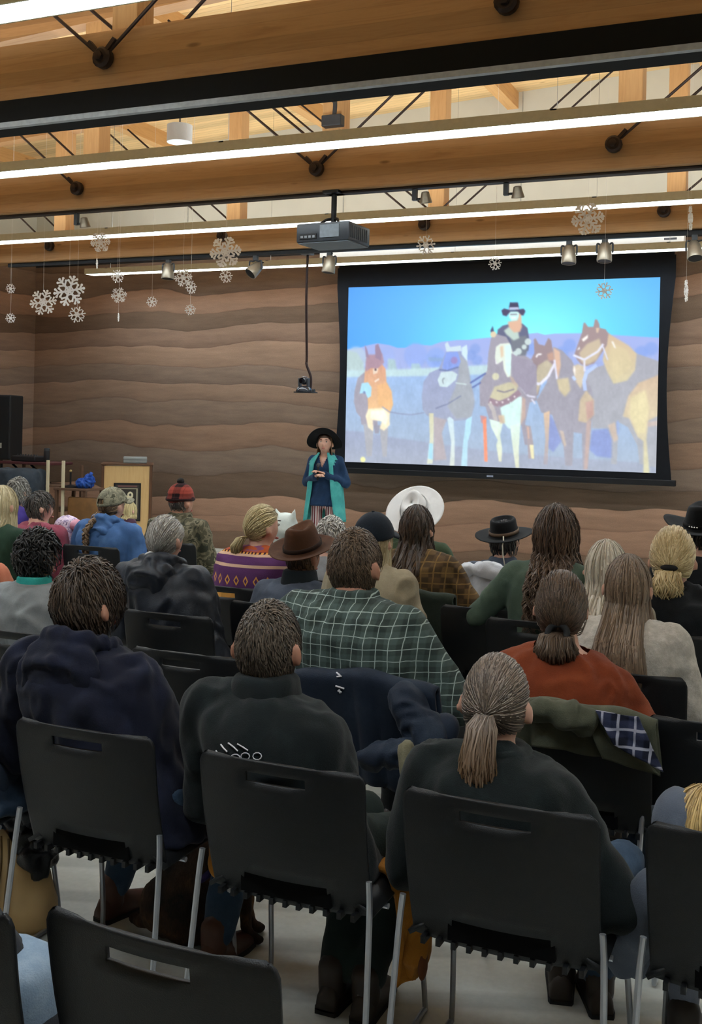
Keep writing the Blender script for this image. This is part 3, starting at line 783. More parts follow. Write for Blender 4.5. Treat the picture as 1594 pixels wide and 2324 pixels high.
# ================================================================== people
SKIN = {k: None for k in ()}
def skin(name, c):
    if name in MATS: return MATS[name]
    t = NT(name); v = t.coord(); c = lin(c); n = t.noise(v, 18, 4, .6)
    t.col(t.ramp(n, [(.3, tuple(x*.85 for x in c)), (.7, tuple(min(1, x*1.1) for x in c))]))
    t.b.inputs['Subsurface Weight'].default_value = .1; t.b.inputs['Subsurface Radius'].default_value = (.01, .004, .002)
    t.bump(t.noise(v, 160, 2), .08, .002)
    MATS[name] = t.set(.55, 0, .35); return MATS[name]
SK_FAIR, SK_TAN, SK_MID = skin('fair_skin', 'c79a86'), skin('ruddy_skin', 'ad7c66'), skin('light_brown_skin', 'a5775a')
EYEM = plain('eye_white', 'b9b2aa', .2, var=.02); IRIS = plain('iris_dark', '3a2a20', .2); LIPM = plain('lip_rose', 'a5605a', .5)

def head_parts(s):
    """head centred on the origin, face towards +y"""
    n, mm = 44, 32; V = []
    for i in range(mm+1):
        t = -math.pi/2*.99+math.pi*.99*i/mm
        for j in range(n):
            p = 2*math.pi*j/n
            x, y, z = math.cos(t)*math.cos(p), math.cos(t)*math.sin(p), math.sin(t)
            X, Y, Z = x*.074, y*.094, z*.113
            if Z < 0:
                q = min(1, -Z/.113); X *= 1-.30*q**1.6
                if y < 0: Y *= 1-.42*q**1.3
                else: Y *= 1-.10*q**2
            if y > 0:
                Y *= .94+.06*abs(x)
                f = math.exp(-(X/.011)**2)
                Y += f*.024*math.exp(-((Z+.022)/.016)**2)+f*.010*math.exp(-((Z-.002)/.018)**2)
                for sx in (-1, 1): Y -= .010*math.exp(-((X-sx*.031)/.016)**2-((Z-.012)/.012)**2)
                Y += .005*math.exp(-((Z-.034)/.012)**2)*math.exp(-(X/.05)**2)
                Y += .006*math.exp(-((Z+.060)/.009)**2)*math.exp(-(X/.022)**2)
                Y -= .004*math.exp(-((Z+.078)/.008)**2)*math.exp(-(X/.02)**2)
                Y += .010*math.exp(-((Z+.098)/.014)**2)*math.exp(-(X/.024)**2)
            V.append(Vector((X, Y, Z))*s)
    F = []
    for i in range(mm):
        for j in range(n): F.append((i*n+j, i*n+(j+1) % n, (i+1)*n+(j+1) % n, (i+1)*n+j))
    F.append(tuple(range(n-1, -1, -1))); F.append(tuple(mm*n+j for j in range(n)))
    out = [(V, F)]
    for sx in (-1, 1):
        mt = Matrix.Rotation(sx*.35, 3, 'Z') @ Matrix.Rotation(sx*-.15, 3, 'Y')
        out.append(ell(Vector((sx*.086, -.012, -.010))*s, (.011*s, .022*s, .034*s), 12, 8, mt))
        out.append(ell(Vector((sx*.077, -.004, -.016))*s, (.014*s, .014*s, .022*s), 10, 6))
    return out
def xf(parts, M): return [([M @ Vector(v) for v in V], F) for V, F in parts]

def hand_mesh():
    P = [ell((0, .045, 0), (.040, .052, .014)), cone((0, -.02, 0), .024, (0, .02, 0), .027, sq=(1.1, .75))]
    for k, (x, L) in enumerate(((-.030, .060), (-.010, .074), (.011, .080), (.031, .070))):
        a = Vector((x, .082+.008*math.cos(x*40), .0)); b = a+Vector((x*.12, L*.42, -.006)); c = b+Vector((0, L*.28, -L*.18)); d = c+Vector((0, L*.12, -L*.22))
        P += [cone(a-Vector((0, .02, 0)), .0095, b, .0088), cone(b, .0088, c, .008), cone(c, .008, d, .0068)]
    a = Vector((.034, .02, -.004)); b = Vector((.060, .05, -.012)); c = Vector((.066, .082, -.018))
    P += [cone(a, .013, b, .0105), cone(b, .0105, c, .0085)]
    me = fuse('hand', P, .0076, 1); V, E = arrays(me)
    F = np.array([list(p.vertices) for p in me.polygons if len(p.vertices) == 4]); bpy.data.meshes.remove(me)
    return V, F
HANDV, HANDF = hand_mesh()

def join_quads(me, extras, name):
    """append quad arrays to a mesh of quads"""
    V, E = arrays(me); F = np.empty(len(me.loops), np.int32); me.loops.foreach_get('vertex_index', F)
    lt = np.empty(len(me.polygons), np.int32); me.polygons.foreach_get('loop_total', lt)
    if not np.all(lt == 4): F = np.array([list(p.vertices) for p in me.polygons if len(p.vertices) == 4])
    else: F = F.reshape(-1, 4)
    Vs = [V]; Fs = [F]; k = len(V)
    for v, f in extras: Vs.append(v); Fs.append(f+k); k += len(v)
    bpy.data.meshes.remove(me)
    return npmesh(name, np.concatenate(Vs), np.concatenate(Fs))
def frame(d, up=Vector((0, 0, 1))):
    d = d.normalized(); x = d.cross(up)
    if x.length < 1e-3: x = d.cross(Vector((0, 1, 0)))
    x.normalize(); z = x.cross(d)
    return Matrix((x, d, z)).transposed()

# ------------------------------------------------------------------ hair
HA, HBk, HC = .076, .096, .114
HAIRM = attrmat('hair_strands', 'hc', .42, .45)
def locks_mesh(P, Wd, C, sides=3):
    """P (n,k,3) guide points, Wd (n,k) half widths, C (n,k,3) colours"""
    n, k, _ = P.shape
    T = np.empty_like(P); T[:, 1:-1] = P[:, 2:]-P[:, :-2]; T[:, 0] = P[:, 1]-P[:, 0]; T[:, -1] = P[:, -1]-P[:, -2]
    T /= np.linalg.norm(T, axis=2, keepdims=True)+1e-9
    ref = P*np.array([1, 1, .25]); ref[..., 2] += .01
    A = np.cross(T, ref); A /= np.linalg.norm(A, axis=2, keepdims=True)+1e-9
    B = np.cross(A, T)
    rings = []
    for j in range(sides):
        a = 2*math.pi*j/sides+.5
        rings.append(P+(A*math.cos(a)+B*math.sin(a)*.55)*Wd[..., None])
    V = np.stack(rings, 2).reshape(-1, 3)
    i = np.arange(n*k*sides).reshape(n, k, sides)
    F = np.stack([i[:, :-1], np.roll(i, -1, 2)[:, :-1], np.roll(i, -1, 2)[:, 1:], i[:, 1:]], -1).reshape(-1, 4)
    Cc = np.repeat(C[:, :, None, :], sides, 2).reshape(-1, 3)
    return V, F, Cc
def cap_mesh(s, hairline, k=1.03, col=(0, 0, 0)):
    n, mm = 36, 22; V = []
    for i in range(mm+1):
        t = -math.pi/2*.98+math.pi*.98*i/mm
        for j in range(n):
            p = 2*math.pi*j/n; d = np.array([math.cos(t)*math.cos(p), math.cos(t)*math.sin(p), math.sin(t)])
            kk = k if d[2] > hairline(d) else .80
            zz = d*np.array([HA, HBk, HC])*kk
            if zz[2] < 0 and zz[1] < 0: zz[1] *= 1-.30*min(1, -zz[2]/.113)
            V.append(zz*s)
    i = np.arange((mm+1)*n).reshape(mm+1, n)
    F = np.stack([i[:-1], np.roll(i, -1, 1)[:-1], np.roll(i, -1, 1)[1:], i[1:]], -1).reshape(-1, 4)
    V = np.array(V); C = np.tile(np.array(col), (len(V), 1))
    return V, F, C
def hl_std(d):                                # hairline height as a function of direction (face is +y)
    y = d[1]
    return .55*max(0, y)**.8+(-.42 if y < -.25 else -.42+.42*min(1, (y+.25)/.25)) if y < .0 else .02+.52*y**.8
def hl_arr(D):
    y = D[:, 1]
    return np.where(y > 0, .02+.52*np.clip(y, 0, 1)**.8, np.where(y < -.25, -.45, .02-.47*np.clip(-y/.25, 0, 1)))
def hair(kind, s, c1, c2, r, n=420, **o):
    """returns (V,F,C) in the head's frame"""
    c1 = np.array(lin(c1)); c2 = np.array(lin(c2)); rad = np.array([HA, HBk, HC])
    g = np.random.default_rng(r)
    def cols(n_, k_, tip=0.0):
        m_ = g.beta(1.6, 1.6, (n_, 1, 1)); t_ = np.linspace(0, 1, k_)[None, :, None]
        return (c1*(1-m_)+c2*m_)*(1-tip*t_)+(np.array(lin(o['tipc'])) if 'tipc' in o else c2)*tip*t_+0*t_
    def scalp(n_, low=None):
        D = g.normal(size=(n_*5, 3)); D /= np.linalg.norm(D, axis=1, keepdims=True)
        D = D[D[:, 2] > hl_arr(D)+(low or 0)]; return D[:n_]
    def shape(Q):                              # follow the nape inwards
        q = np.clip(-Q[..., 2]/.113, 0, 1)*(Q[..., 1] < 0); Q[..., 1] *= 1-.30*q; return Q
    outs = []
    dark = c1*.62
    lift = o.get('lift', .10)
    if kind in ('short', 'curl'):
        outs.append(cap_mesh(1, hl_std, 1.03+lift*.2, dark))
        D = scalp(n); k = 4; pole = np.array([0, -.38, .92]); pole /= np.linalg.norm(pole)
        L = o.get('len', .045)*(.6+.8*g.random(len(D)))/.095
        ax = np.cross(pole, D); ax += g.normal(size=ax.shape)*o.get('mess', .25); ax /= np.linalg.norm(ax, axis=1, keepdims=True)+1e-9
        P = np.empty((len(D), k, 3))
        for i in range(k):
            a = (L*i/(k-1))[:, None]
            R = D*np.cos(a)+np.cross(ax, D)*np.sin(a)+ax*(np.sum(ax*D, 1)[:, None])*(1-np.cos(a))
            t = i/(k-1); kk = 1.02+lift*(math.sin(math.pi*min(1, t*.75+.12)))*(.6+.8*g.random((len(D), 1)))
            P[:, i] = R*rad*kk
            if kind == 'curl':
                ph = g.random(len(D))*6.28 if i == 0 else ph
                P[:, i] += np.stack([np.sin(ph+t*6), np.cos(ph*1.3+t*6), np.sin(ph*.7+t*5)], 1)*o.get('curl', .008)*t
        P = shape(P); Wd = np.outer(.8+.5*g.random(len(D)), np.interp(np.linspace(0, 1, k), [0, .3, 1], [.6, 1, .15]))*o.get('w', .0045)
        outs.append(locks_mesh(P, Wd, cols(len(D), k)))
        if o.get('bald'):                      # thinning crown: drop the locks there later
            pass
    if kind in ('pony', 'bun'):
        e = math.radians(o.get('tie', 5)); T = np.array([o.get('tx', 0), -math.cos(e), math.sin(e)]); T /= np.linalg.norm(T)
        outs.append(cap_mesh(1, hl_std, 1.03, dark))
        D = scalp(n); k = 7
        om = np.arccos(np.clip(D @ T, -1, 1))[:, None]; P = np.empty((len(D), k, 3))
        kk0 = 1.035+.05*g.random((len(D), 1))
        for i in range(k):
            t = i/(k-1)*.97
            R = (np.sin((1-t)*om)*D+np.sin(t*om)*T)/(np.sin(om)+1e-6)
            P[:, i] = R*rad*(kk0+o.get('puff', .05)*math.sin(math.pi*t))
        P = shape(P)
        Wd = np.outer(.8+.5*g.random(len(D)), np.interp(np.linspace(0, 1, k), [0, .25, .8, 1], [.5, 1, .8, .5]))*o.get('w', .0042)
        outs.append(locks_mesh(P, Wd, cols(len(D), k, o.get('tip0', 0))))
        Tp = T*rad*1.10
        nt = o.get('nt', 170); k = 8; L = o.get('len', .3); wd = o.get('tw', .035)
        th = g.random(nt)*6.28; rr = np.sqrt(g.random(nt)); u = np.linspace(0, 1, k)
        if kind == 'pony':
            prof = np.interp(u, [0, .12, .45, .8, 1], [.38, .7, 1, .8, .25])
            Lr = L*(.75+.3*g.random(nt))
            P = np.empty((nt, k, 3)); ph = g.random(nt)*6.28
            wv = o.get('wave', .004)
            P[..., 0] = Tp[0]+np.outer(np.cos(th)*rr*wd, prof)+o.get('sx', 0)*u[None]**1.3+wv*np.sin(ph[:, None]+u[None]*9)
            P[..., 1] = Tp[1]-o.get('out', .035)*np.sin(np.pi*np.clip(u*1.2, 0, 1))[None]+np.outer(np.sin(th)*rr*wd*.75, prof)+o.get('sy', 0)*u[None]
            P[..., 2] = Tp[2]-np.outer(Lr, u)+.012*np.sin(np.pi*np.clip(u*4, 0, 1))[None]
        else:                                  # coiled bun
            P = np.empty((nt, k, 3)); a = th[:, None]+u[None]*2.6; q = (.45+.55*rr)[:, None]
            P[..., 0] = Tp[0]+np.cos(a)*wd*q; P[..., 2] = Tp[2]-o.get('drop', .03)+np.sin(a)*wd*q*o.get('flat', .9)
            P[..., 1] = Tp[1]-.010-wd*.7*np.sqrt(np.clip(1-q**2*.95, 0, 1))*(.85+.3*g.random((nt, 1)))
            core = ell((Tp[0], Tp[1]-.004, Tp[2]-o.get('drop', .03)), (wd*.95, wd*.6, wd*.9*o.get('flat', .9)), 16, 10)
        Wd = np.outer(.8+.5*g.random(nt), np.interp(u, [0, .2, .8, 1], [.7, 1, .9, .2]))*o.get('w', .0042)*1.1
        outs.append(locks_mesh(P, Wd, cols(nt, k, o.get('tip', .5))))
    if kind == 'long':
        outs.append(cap_mesh(1, hl_std, 1.04, dark))
        k1, k2 = 6, o.get('k2', 9); amax = o.get('amax', 140)
        az = np.radians((g.random(n)*2-1)*amax); el0 = np.radians(88-70*g.random(n)**1.3); el1 = np.radians(-22)
        part = o.get('part', 0.0)
        kk = 1.05+.07*g.random(n)+o.get('vol', 0)*g.random(n); P = np.empty((n, k1+k2, 3))
        for i in range(k1):
            t = i/(k1-1); el = el0*(1-t)+el1*t
            P[:, i] = np.stack([np.sin(az)*np.cos(el), -np.cos(az)*np.cos(el), np.sin(el)], 1)*rad*(kk*(1-.0*t))[:, None]
            P[:, i, 0] += part*(1-t)
        st = P[:, k1-1].copy(); L = o.get('len', .35)*(.78+.3*g.random(n)); fr = np.clip(np.cos(az)*1.5, 0, 1)
        ph = np.round(az*o.get('clump', 6))*2.3+g.normal(size=n)*.5; wv = o.get('wave', .0); fq = o.get('freq', 26)
        yb = o.get('yb', -.22)
        for i in range(k2):
            u = (i+1)/k2; z = st[:, 2]-L*u
            x = st[:, 0]*(1+o.get('spread', .15)*math.sin(math.pi*.5*min(1, u*1.5)))
            sm = np.clip(L*u/.17, 0, 1); sm = sm*sm*(3-2*sm)
            y = st[:, 1]*(1-sm)+(yb*fr+(1-fr)*st[:, 1]*.6+.02*(kk-1.08)*10)*sm
            P[:, k1+i] = np.stack([x, y, z], 1)
        zz = P[..., 2]; amp = wv*np.linspace(.1, 1, k1+k2)[None]**.6
        P[..., 0] += amp*np.sin(zz*fq+ph[:, None]); P[..., 1] += amp*.8*np.cos(zz*fq*1.1+ph[:, None]*1.7)
        uu = np.linspace(0, 1, k1+k2)
        Wd = np.outer(.8+.5*g.random(n), np.interp(uu, [0, .2, .75, 1], [.5, 1, 1, .2]))*o.get('w', .0048)
        outs.append(locks_mesh(P, Wd, cols(n, k1+k2, o.get('tip', .4))))
    if kind == 'braid':
        V1 = hair('pony', 1, o['k1'], o['k2'], r, n, len=.02, tie=o.get('tie', -12), nt=40, tw=.02, w=o.get('w', .0042)); outs.append(V1)
        e = math.radians(o.get('tie', -12)); Tp = np.array([0, -math.cos(e), math.sin(e)])*rad*1.1
        L = o.get('len', .3); k = 46; u = np.linspace(0, 1, k); wd = o.get('bw', .018); Ps = []
        for j in range(3):
            for q in range(9):
                a = u*L/.055*2*math.pi/1.5+j*2*math.pi/3; jit = g.normal(size=3)*.0045
                tap = np.interp(u, [0, .8, 1], [1, .8, .35])
                Ps.append(np.stack([Tp[0]+np.sin(a)*wd*tap+jit[0], Tp[1]-.02-.012*np.sin(2*a)+jit[1]-.115*np.clip(u*3.2, 0, 1), Tp[2]-L*u+jit[2]], 1))
        P = np.array(Ps); outs.append(locks_mesh(P, np.full(P.shape[:2], .0055), cols(len(P), k, .2)))
    k = 0; Vs, Fs, Cs = [], [], []
    for V, F, C in outs: Vs.append(V); Fs.append(F+k); Cs.append(C); k += len(V)
    V = np.concatenate(Vs)
    return V*s, np.concatenate(Fs), np.concatenate(Cs)
def hair_obj(data, M, parent, name='hair'):
    V, F, C = data; V = V @ np.array(M.to_3x3()).T+np.array(M.translation)
    me = npmesh(name, V, F); ca = me.color_attributes.new('hc', 'FLOAT_COLOR', 'POINT')
    ca.data.foreach_set('color', np.concatenate([C, np.ones((len(C), 1))], 1).astype(np.float32).ravel())
    return link(name, me, HAIRM, parent)

# ------------------------------------------------------------------ hats
def felt_hat(M, parent, mt, bandm, brim=.155, bx=1.0, by=1.12, h=.11, curl=.03, dip=.0, taper=.82, dent=.03, telescope=False, cord=None, beads=None, inner=.0):
    n = 48; prof = []
    r0 = .088
    pr = [(.0, h-dent), (.3, h-dent*.9), (.62, h-dent*.1), (.80, h), (.9, h-.006), (.97, h*.82), (1.02, h*.5), (1.06, h*.2), (1.10, .012), (1.16, .0)]
    if telescope: pr = [(.0, h-.02), (.5, h-.02), (.72, h-.018), (.80, h-.002), (.9, h), (.97, h*.92), (1.0, h*.55), (1.03, h*.2), (1.08, .010), (1.16, .0)]
    V = []; rows = len(pr)+7
    for i in range(rows):
        for j in range(n):
            a = 2*math.pi*j/n; cx, cy = math.cos(a), math.sin(a)
            if i < len(pr):
                q, z = pr[i]; t = max(0, z/h); kx = taper+(1-taper)*(1-t)
                x, y = cx*r0*q*.90*kx, cy*r0*q*1.12*(.93+.07*(1-t))
                if not telescope:
                    z -= .012*max(0, t)*(math.cos(a)**2)*(q > .5); x *= 1-.14*max(0, cy)*t
            else:
                u = (i-len(pr)+1)/7; rr = r0*1.16*(1-u)+brim*u
                x, y = cx*rr*(.90*(1-u)+bx*u), cy*rr*(1.12*(1-u)+by*u)
                z = curl*u**1.8*abs(cx)**2.2-dip*u**1.5*abs(cy)**2+inner*u
            V.append((x, y, z))
    F = []
    for i in range(rows-1):
        for j in range(n): F.append((i*n+j, i*n+(j+1) % n, (i+1)*n+(j+1) % n, (i+1)*n+j))
    F.append(tuple(range(n)))
    me = thick(np.array(V), F, .004); me.transform(M)
    me.polygons.foreach_set('use_smooth', [True]*len(me.polygons))
    hat = link('hat', me, mt, parent)
    band = []
    for z in (.014, .034):
        band.append([M @ Vector((math.cos(2*math.pi*j/n)*r0*.975*(1.0 if z < .02 else .985), math.sin(2*math.pi*j/n)*r0*1.215*(1.0 if z < .02 else .985), z)) for j in range(n)])
    Vb = [p for r in band for p in r]; Fb = [(j, (j+1) % n, n+(j+1) % n, n+j) for j in range(n)]
    me2 = thick(np.array([tuple(p) for p in Vb]), Fb, .005); link('hat_band', me2, bandm, hat)
    if cord:
        link('hat_cord', npmesh('hat_cord', *map(lambda q: [tuple(p) for p in q], tube([M @ Vector(p) for p in cord], .004, 6))), plain('rawhide', 'd3c9b6', .7), hat)
    if beads:
        for a in beads:
            link('hat_bead', npmesh('hat_bead', *[list(map(tuple, q)) for q in ell(M @ Vector((math.cos(a)*.089, math.sin(a)*.110, .024)), (.006, .006, .006), 8, 6)]), plain('silver_bead', 'd8d8dc', .25, .9), hat)
    return hat
def ball_cap(M, parent, mt, hole=None, crown=1.0):
    V = []; n, mm = 36, 10
    for i in range(mm+1):
        t = math.pi/2*(1-i/mm*1.0)
        for j in range(n):
            a = 2*math.pi*j/n; V.append((math.cos(t)*math.cos(a)*.084, math.cos(t)*math.sin(a)*.106, .012+math.sin(t)*.098*crown-(.0)))
    F = [(i*n+j, (i+1)*n+j, (i+1)*n+(j+1) % n, i*n+(j+1) % n) for i in range(mm) for j in range(n)]
    if hole:                                   # opening above the strap at the back
        F = [f for f in F if not (all(V[k][1] < -.06 and abs(V[k][0]) < .036 and .02 < V[k][2] < .062 for k in f))]
    me = thick(np.array(V), F, .004); me.transform(M); cap = link('cap', me, mt, parent)
    V = []; F = []
    for i in range(5):
        for j in range(13):
            a = math.pi*(.14+.72*j/12); r = i/4
            V.append((math.cos(a)*(.084+.012*r), math.sin(a)*.104+r*.068*math.sin(a), .016-.012*r+.012*math.cos(a)**2*-1))
    F = [(i*13+j, i*13+j+1, (i+1)*13+j+1, (i+1)*13+j) for i in range(4) for j in range(12)]
    me = thick(np.array(V), F, .005); me.transform(M); link('visor', me, mt, cap)
    link('cap_button', npmesh('cap_button', *[list(map(tuple, q)) for q in ell(M @ Vector((0, 0, .112*crown)), (.008, .008, .005), 8, 6)]), mt, cap)
    return cap
def beanie(M, parent, mt, pomm, cuffm):
    parts = [ell((0, -.008, .035), (.083, .104, .094)), torus((0, -.008, .018), .079, .012, sq=1.25)]
    me = fuse('beanie', xf(parts, M), .006, 4); b = link('beanie', me, mt, parent)
    V, F = torus((0, -.008, .012), .080, .012, sq=1.24); link('cuff', npmesh('cuff', [tuple(M @ Vector(v)) for v in V], F), cuffm, b)
    P = xf([ell((0, -.01, .137), (.026, .026, .024), 14, 10)], M)
    me = fuse('pom_pom', P, .004, 1, extra=lambda V, N: .004*vnoise(V, 260, 3)); link('pom_pom', me, pomm, b)

# ------------------------------------------------------------------ the figure
SHOEM = plain('dark_shoe_leather', '2a211c', .5); SOLEM = plain('shoe_sole', '17171a', .8)
BOOTM = plain('brown_boot_leather', '4a2c20', .5)
JEAN = fabric('blue_denim', '33465c', '52677e'); DJEAN = fabric('dark_denim', '222c3a', '33404f'); BLKP = fabric('black_trousers', '16181b'); OLIVEP = fabric('dark_green_trousers', '1f2a28', '2b3a36')
LJEAN = fabric('pale_denim', '7f92a6', 'a3b3c2')
def person(label, htop, root, yaw=0.0, s=1.0, sw=.195, bulk=1.0, skinm=None, seated=True, head=(0, 0, 0), top=None, topk='shirt', gap=.012,
           wrinkle=.006, arms=None, bottom=None, hairspec=None, hat=None, vox=.015, collar=.0, hood=None, legs=None, shoem=None, seed=1, feature=True, hands=True, drop=(0, 0), puffy=0, group='people in the audience', lean=0.0, extra_parts=None, nape=.245, shz=.0, slv=.0, hs=1.07):
    skinm = skinm or SK_FAIR; bottom = bottom or DJEAN
    T = empty('person', root, yaw, label, 'person', group)
    Ri = Matrix.Rotation(-yaw, 3, 'Z'); h = Ri @ (Vector(htop)-Vector(root)); ht = h.z
    hs = hs*s; C = Vector((h.x, h.y, ht-.113*hs))
    HM3 = Matrix.Rotation(head[0], 3, 'Z') @ Matrix.Rotation(head[1], 3, 'X') @ Matrix.Rotation(head[2], 3, 'Y')
    HMt = Matrix.Translation(C) @ HM3.to_4x4()
    c7 = Vector((h.x*.92, h.y-.045*s+lean, ht-nape*s))
    hipz = .50 if seated else .90*s*(ht/1.66)
    hip = Vector((0, .018 if seated else 0, hipz))
    zlo = .455 if seated else hipz-.10
    def ctr(t):
        y = hip.y*(1-t)+c7.y*t-(.012 if seated else .015)*math.sin(math.pi*t)*s
        return Vector((c7.x*t, y, zlo+(c7.z-zlo)*t))
    tab = [(0, .182, .135), (.2, .178, .132), (.42, .166, .122), (.62, .178, .125), (.78, .186, .122), (.88, sw*.96/bulk, .105), (.95, sw*.70/bulk, .082), (1.0, .075/bulk, .066/bulk)]
    def torso(g, k=1.0):
        R = []
        for t, w_, d_ in tab:
            c = ctr(t); R.append(sring(c, (w_*bulk*s*k+g), (d_*bulk*s*k+g)))
        return loft(R)
    sh = []
    for i, sx in enumerate((-1, 1)):
        sh.append(Vector((c7.x+sx*(sw-.025)*s, c7.y-.005, c7.z-.072*s-drop[i]+shz)))
    if arms is None: arms = ('lap', 'lap')
    ARM = {'lap': ((.085, .02, -.27), (-.12, .27, -.33)), 'fwd': ((.10, .10, -.25), (-.04, .35, -.30)), 'cross': ((.10, .06, -.27), (-.28, .22, -.24)),
           'down': ((.05, -.02, -.29), (.03, .10, -.50)), 'wide': ((.17, .02, -.24), (.0, .27, -.30)), 'up': ((.16, .06, -.20), (-.06, .20, -.12)), 'in': ((.03, .04, -.28), (-.10, .28, -.33))}
    J = []
    for i, sx in enumerate((-1, 1)):
        e, w_ = ARM[arms[i]] if isinstance(arms[i], str) else arms[i]
        J.append((sh[i], sh[i]+Vector((sx*e[0], e[1], e[2]))*s, sh[i]+Vector((sx*w_[0], w_[1], w_[2]))*s))
    # --- body
    B = xf(head_parts(hs), HMt)
    nb = HMt @ Vector((0, -.020*hs, -.055*hs))
    B.append(cone(nb, .052*s*min(1.15, bulk), c7+Vector((0, .012, -.02)), .060*s*min(1.2, bulk)))
    B.append(torso(0, .90))
    L = []
    for i, sx in enumerate((-1, 1)):
        a, e, w_ = J[i]
        B += [cone(a, .042*s, e, .034*s), cone(e, .034*s, w_, .024*s)]
        if legs and legs[i]: kn, an, ft = [Vector(q) for q in legs[i]]
        elif seated: kn, an, ft = Vector((sx*.115, .40*s, .50)), Vector((sx*.11, .36*s, .09)), Vector((sx*.125, .52*s, .03))
        else: kn, an, ft = Vector((sx*.095, .02, hipz*.53)), Vector((sx*.10, -.01, .08)), Vector((sx*.125, .15, .03))
        hj = Vector((sx*.085*s, hip.y+.02, hipz+.01)); L.append((hj, kn, an, ft))
        B += [cone(hj, .066*s, kn, .048*s), cone(kn, .046*s, an, .032*s)]
    me = fuse('body', B, vox*(1.25 if seated else .82), 3)
    if hands:
        ex = []
        for i, sx in enumerate((-1, 1)):
            a, e, w_ = J[i]; d = (w_-e).normalized(); Fm = np.array(frame(d)); V = HANDV*np.array([-sx, 1, 1])*s
            ex.append((V @ Fm.T+np.array(w_-d*.005), HANDF if sx < 0 else HANDF[:, ::-1]))
        me = join_quads(me, ex, 'body')
    bo = link('body', me, skinm, T)
    if feature:
        for sx in (-1, 1):
            q = HMt @ (Vector((sx*.031, .0745, .012))*hs)
            eo = link('eye', npmesh('eye', *[list(map(tuple, w2)) for w2 in ell(q, (.0098*hs,)*3, 10, 8)]), EYEM, T)
            q2 = HMt @ (Vector((sx*.031, .0825, .012))*hs); link('iris', npmesh('iris', *[list(map(tuple, w2)) for w2 in ell(q2, (.0062*hs, .004*hs, .0062*hs), 8, 6)]), IRIS, eo)
        for sx in (-1, 1):
            q = HMt @ (Vector((sx*.032, .086, .033))*hs); link('eyebrow', npmesh('eyebrow', *[list(map(tuple, w2)) for w2 in ell(q, (.017*hs, .006*hs, .0035*hs), 10, 6, HM3)]), plain('brow_brown', '3a2a1e', .9), T)
        q = HMt @ (Vector((0, .0865, -.062))*hs); link('lips', npmesh('lips', *[list(map(tuple, w2)) for w2 in ell(q, (.022*s, .010*s, .008*s), 12, 6, HM3)]), LIPM, T)
    # --- clothes
    if top:
        G = [torso(gap)]
        for i in (0, 1):
            a, e, w_ = J[i]
            G += [cone(a, .056*s*min(1.2, bulk)+gap+slv, e, .044*s*min(1.2, bulk)+gap+slv), cone(e, .044*s*min(1.2, bulk)+gap+slv, e.lerp(w_, .93), .030*s+gap)]
            G.append(cone(c7+Vector((0, .0, -.035)), .055*s+gap, a, .045*s*min(1.2, bulk)+gap))
        if extra_parts: G += extra_parts(c7, sh, s)
        ex = None
        if puffy: ex = lambda V, N: puffy*(np.abs(np.sin(V[:, 2]*math.pi/.062))**.6-.5)*.9
        gm = fuse(topk, G, vox, 4, wrinkle, seed=seed, extra=ex)
        link(topk, gm, top, T)
        if collar: link('collar', fuse('collar', [loft([sring(c7+Vector((0, .004, -.055)), .094*s+gap, .088*s+gap), sring(c7+Vector((0, .010, -.01)), .080*s+gap*.8, .076*s+gap*.8), sring(c7+Vector((0, .018, collar*.8)), .072*s+gap*.7, .070*s+gap*.7), sring(c7+Vector((0, .020, collar)), .064*s+gap*.5, .062*s+gap*.5)])], .008, 2, .003, seed=seed), top, T)
        if hood:
            hw_, hh_, hd_ = hood; yb_ = -(.085+gap)
            Hd = [ell(c7+Vector((0, yb_, -.075)), (hw_, hd_, hh_)), ell(c7+Vector((0, yb_+.01, -.02)), (hw_*.92, hd_*1.0, .06)), torus(c7+Vector((0, -.005, .015)), .092*s, .030, sq=1.0, mtx=Matrix.Rotation(-.35, 3, 'X')),
                  torus(c7+Vector((0, yb_-.028, -.055)), hw_*.62, .020, sq=.55, mtx=Matrix.Rotation(-1.15, 3, 'X'))]
            link('hood', fuse('hood', Hd, .009, 2, .008, (18, 18, 14), seed+2), top, T)
    Bt = [loft([sring(Vector((0, hip.y-.005, zlo-.02)), .165*s*bulk, .125*s*bulk), sring(Vector((0, hip.y, zlo+.05)), .176*s*bulk, .138*s*bulk), sring(Vector((0, hip.y-.02, zlo+.16)), .160*s*bulk, .122*s*bulk)])]
    for hj, kn, an, ft in L: Bt += [cone(hj+Vector((0, 0, .005)), .082*s*min(1.2, bulk), kn, .063*s), cone(kn, .062*s, an, .052*s)]
    link('trousers', fuse('trousers', Bt, vox*1.8, 3, .004, seed=seed+3), bottom, T)
    for hj, kn, an, ft in L:
        d = Vector((ft.x-an.x, ft.y-an.y, 0)); d = d.normalized() if d.length > .01 else Vector((0, 1, 0)); b0 = Vector((an.x, an.y, 0))
        zb = max(0.0, ft.z-.03)
        R = Matrix((Vector((d.y, -d.x, 0)), d, Vector((0, 0, 1)))).transposed().to_4x4(); R.translation = b0+Vector((0, 0, zb))
        sec = [(-.075, .030, .06), (-.06, .036, .085), (-.01, .038, .10), (.05, .042, .075), (.11, .046, .058), (.16, .040, .045), (.185, .022, .03)]
        rings = []
        for y, w_, z in sec:
            rings.append([R @ Vector((w_*math.cos(a), y, .014+(z-.014)*max(0, math.sin(a))+.004*min(0, math.sin(a)))) for a in [2*math.pi*j/14 for j in range(14)]])
        so = link('shoe', npmesh('shoe', *[list(map(tuple, q)) for q in merge([loft(rings), cone(R @ Vector((0, -.02, .06)), .042, R @ Vector((0, -.02, .12)), .044)])]), shoem or SHOEM, T)
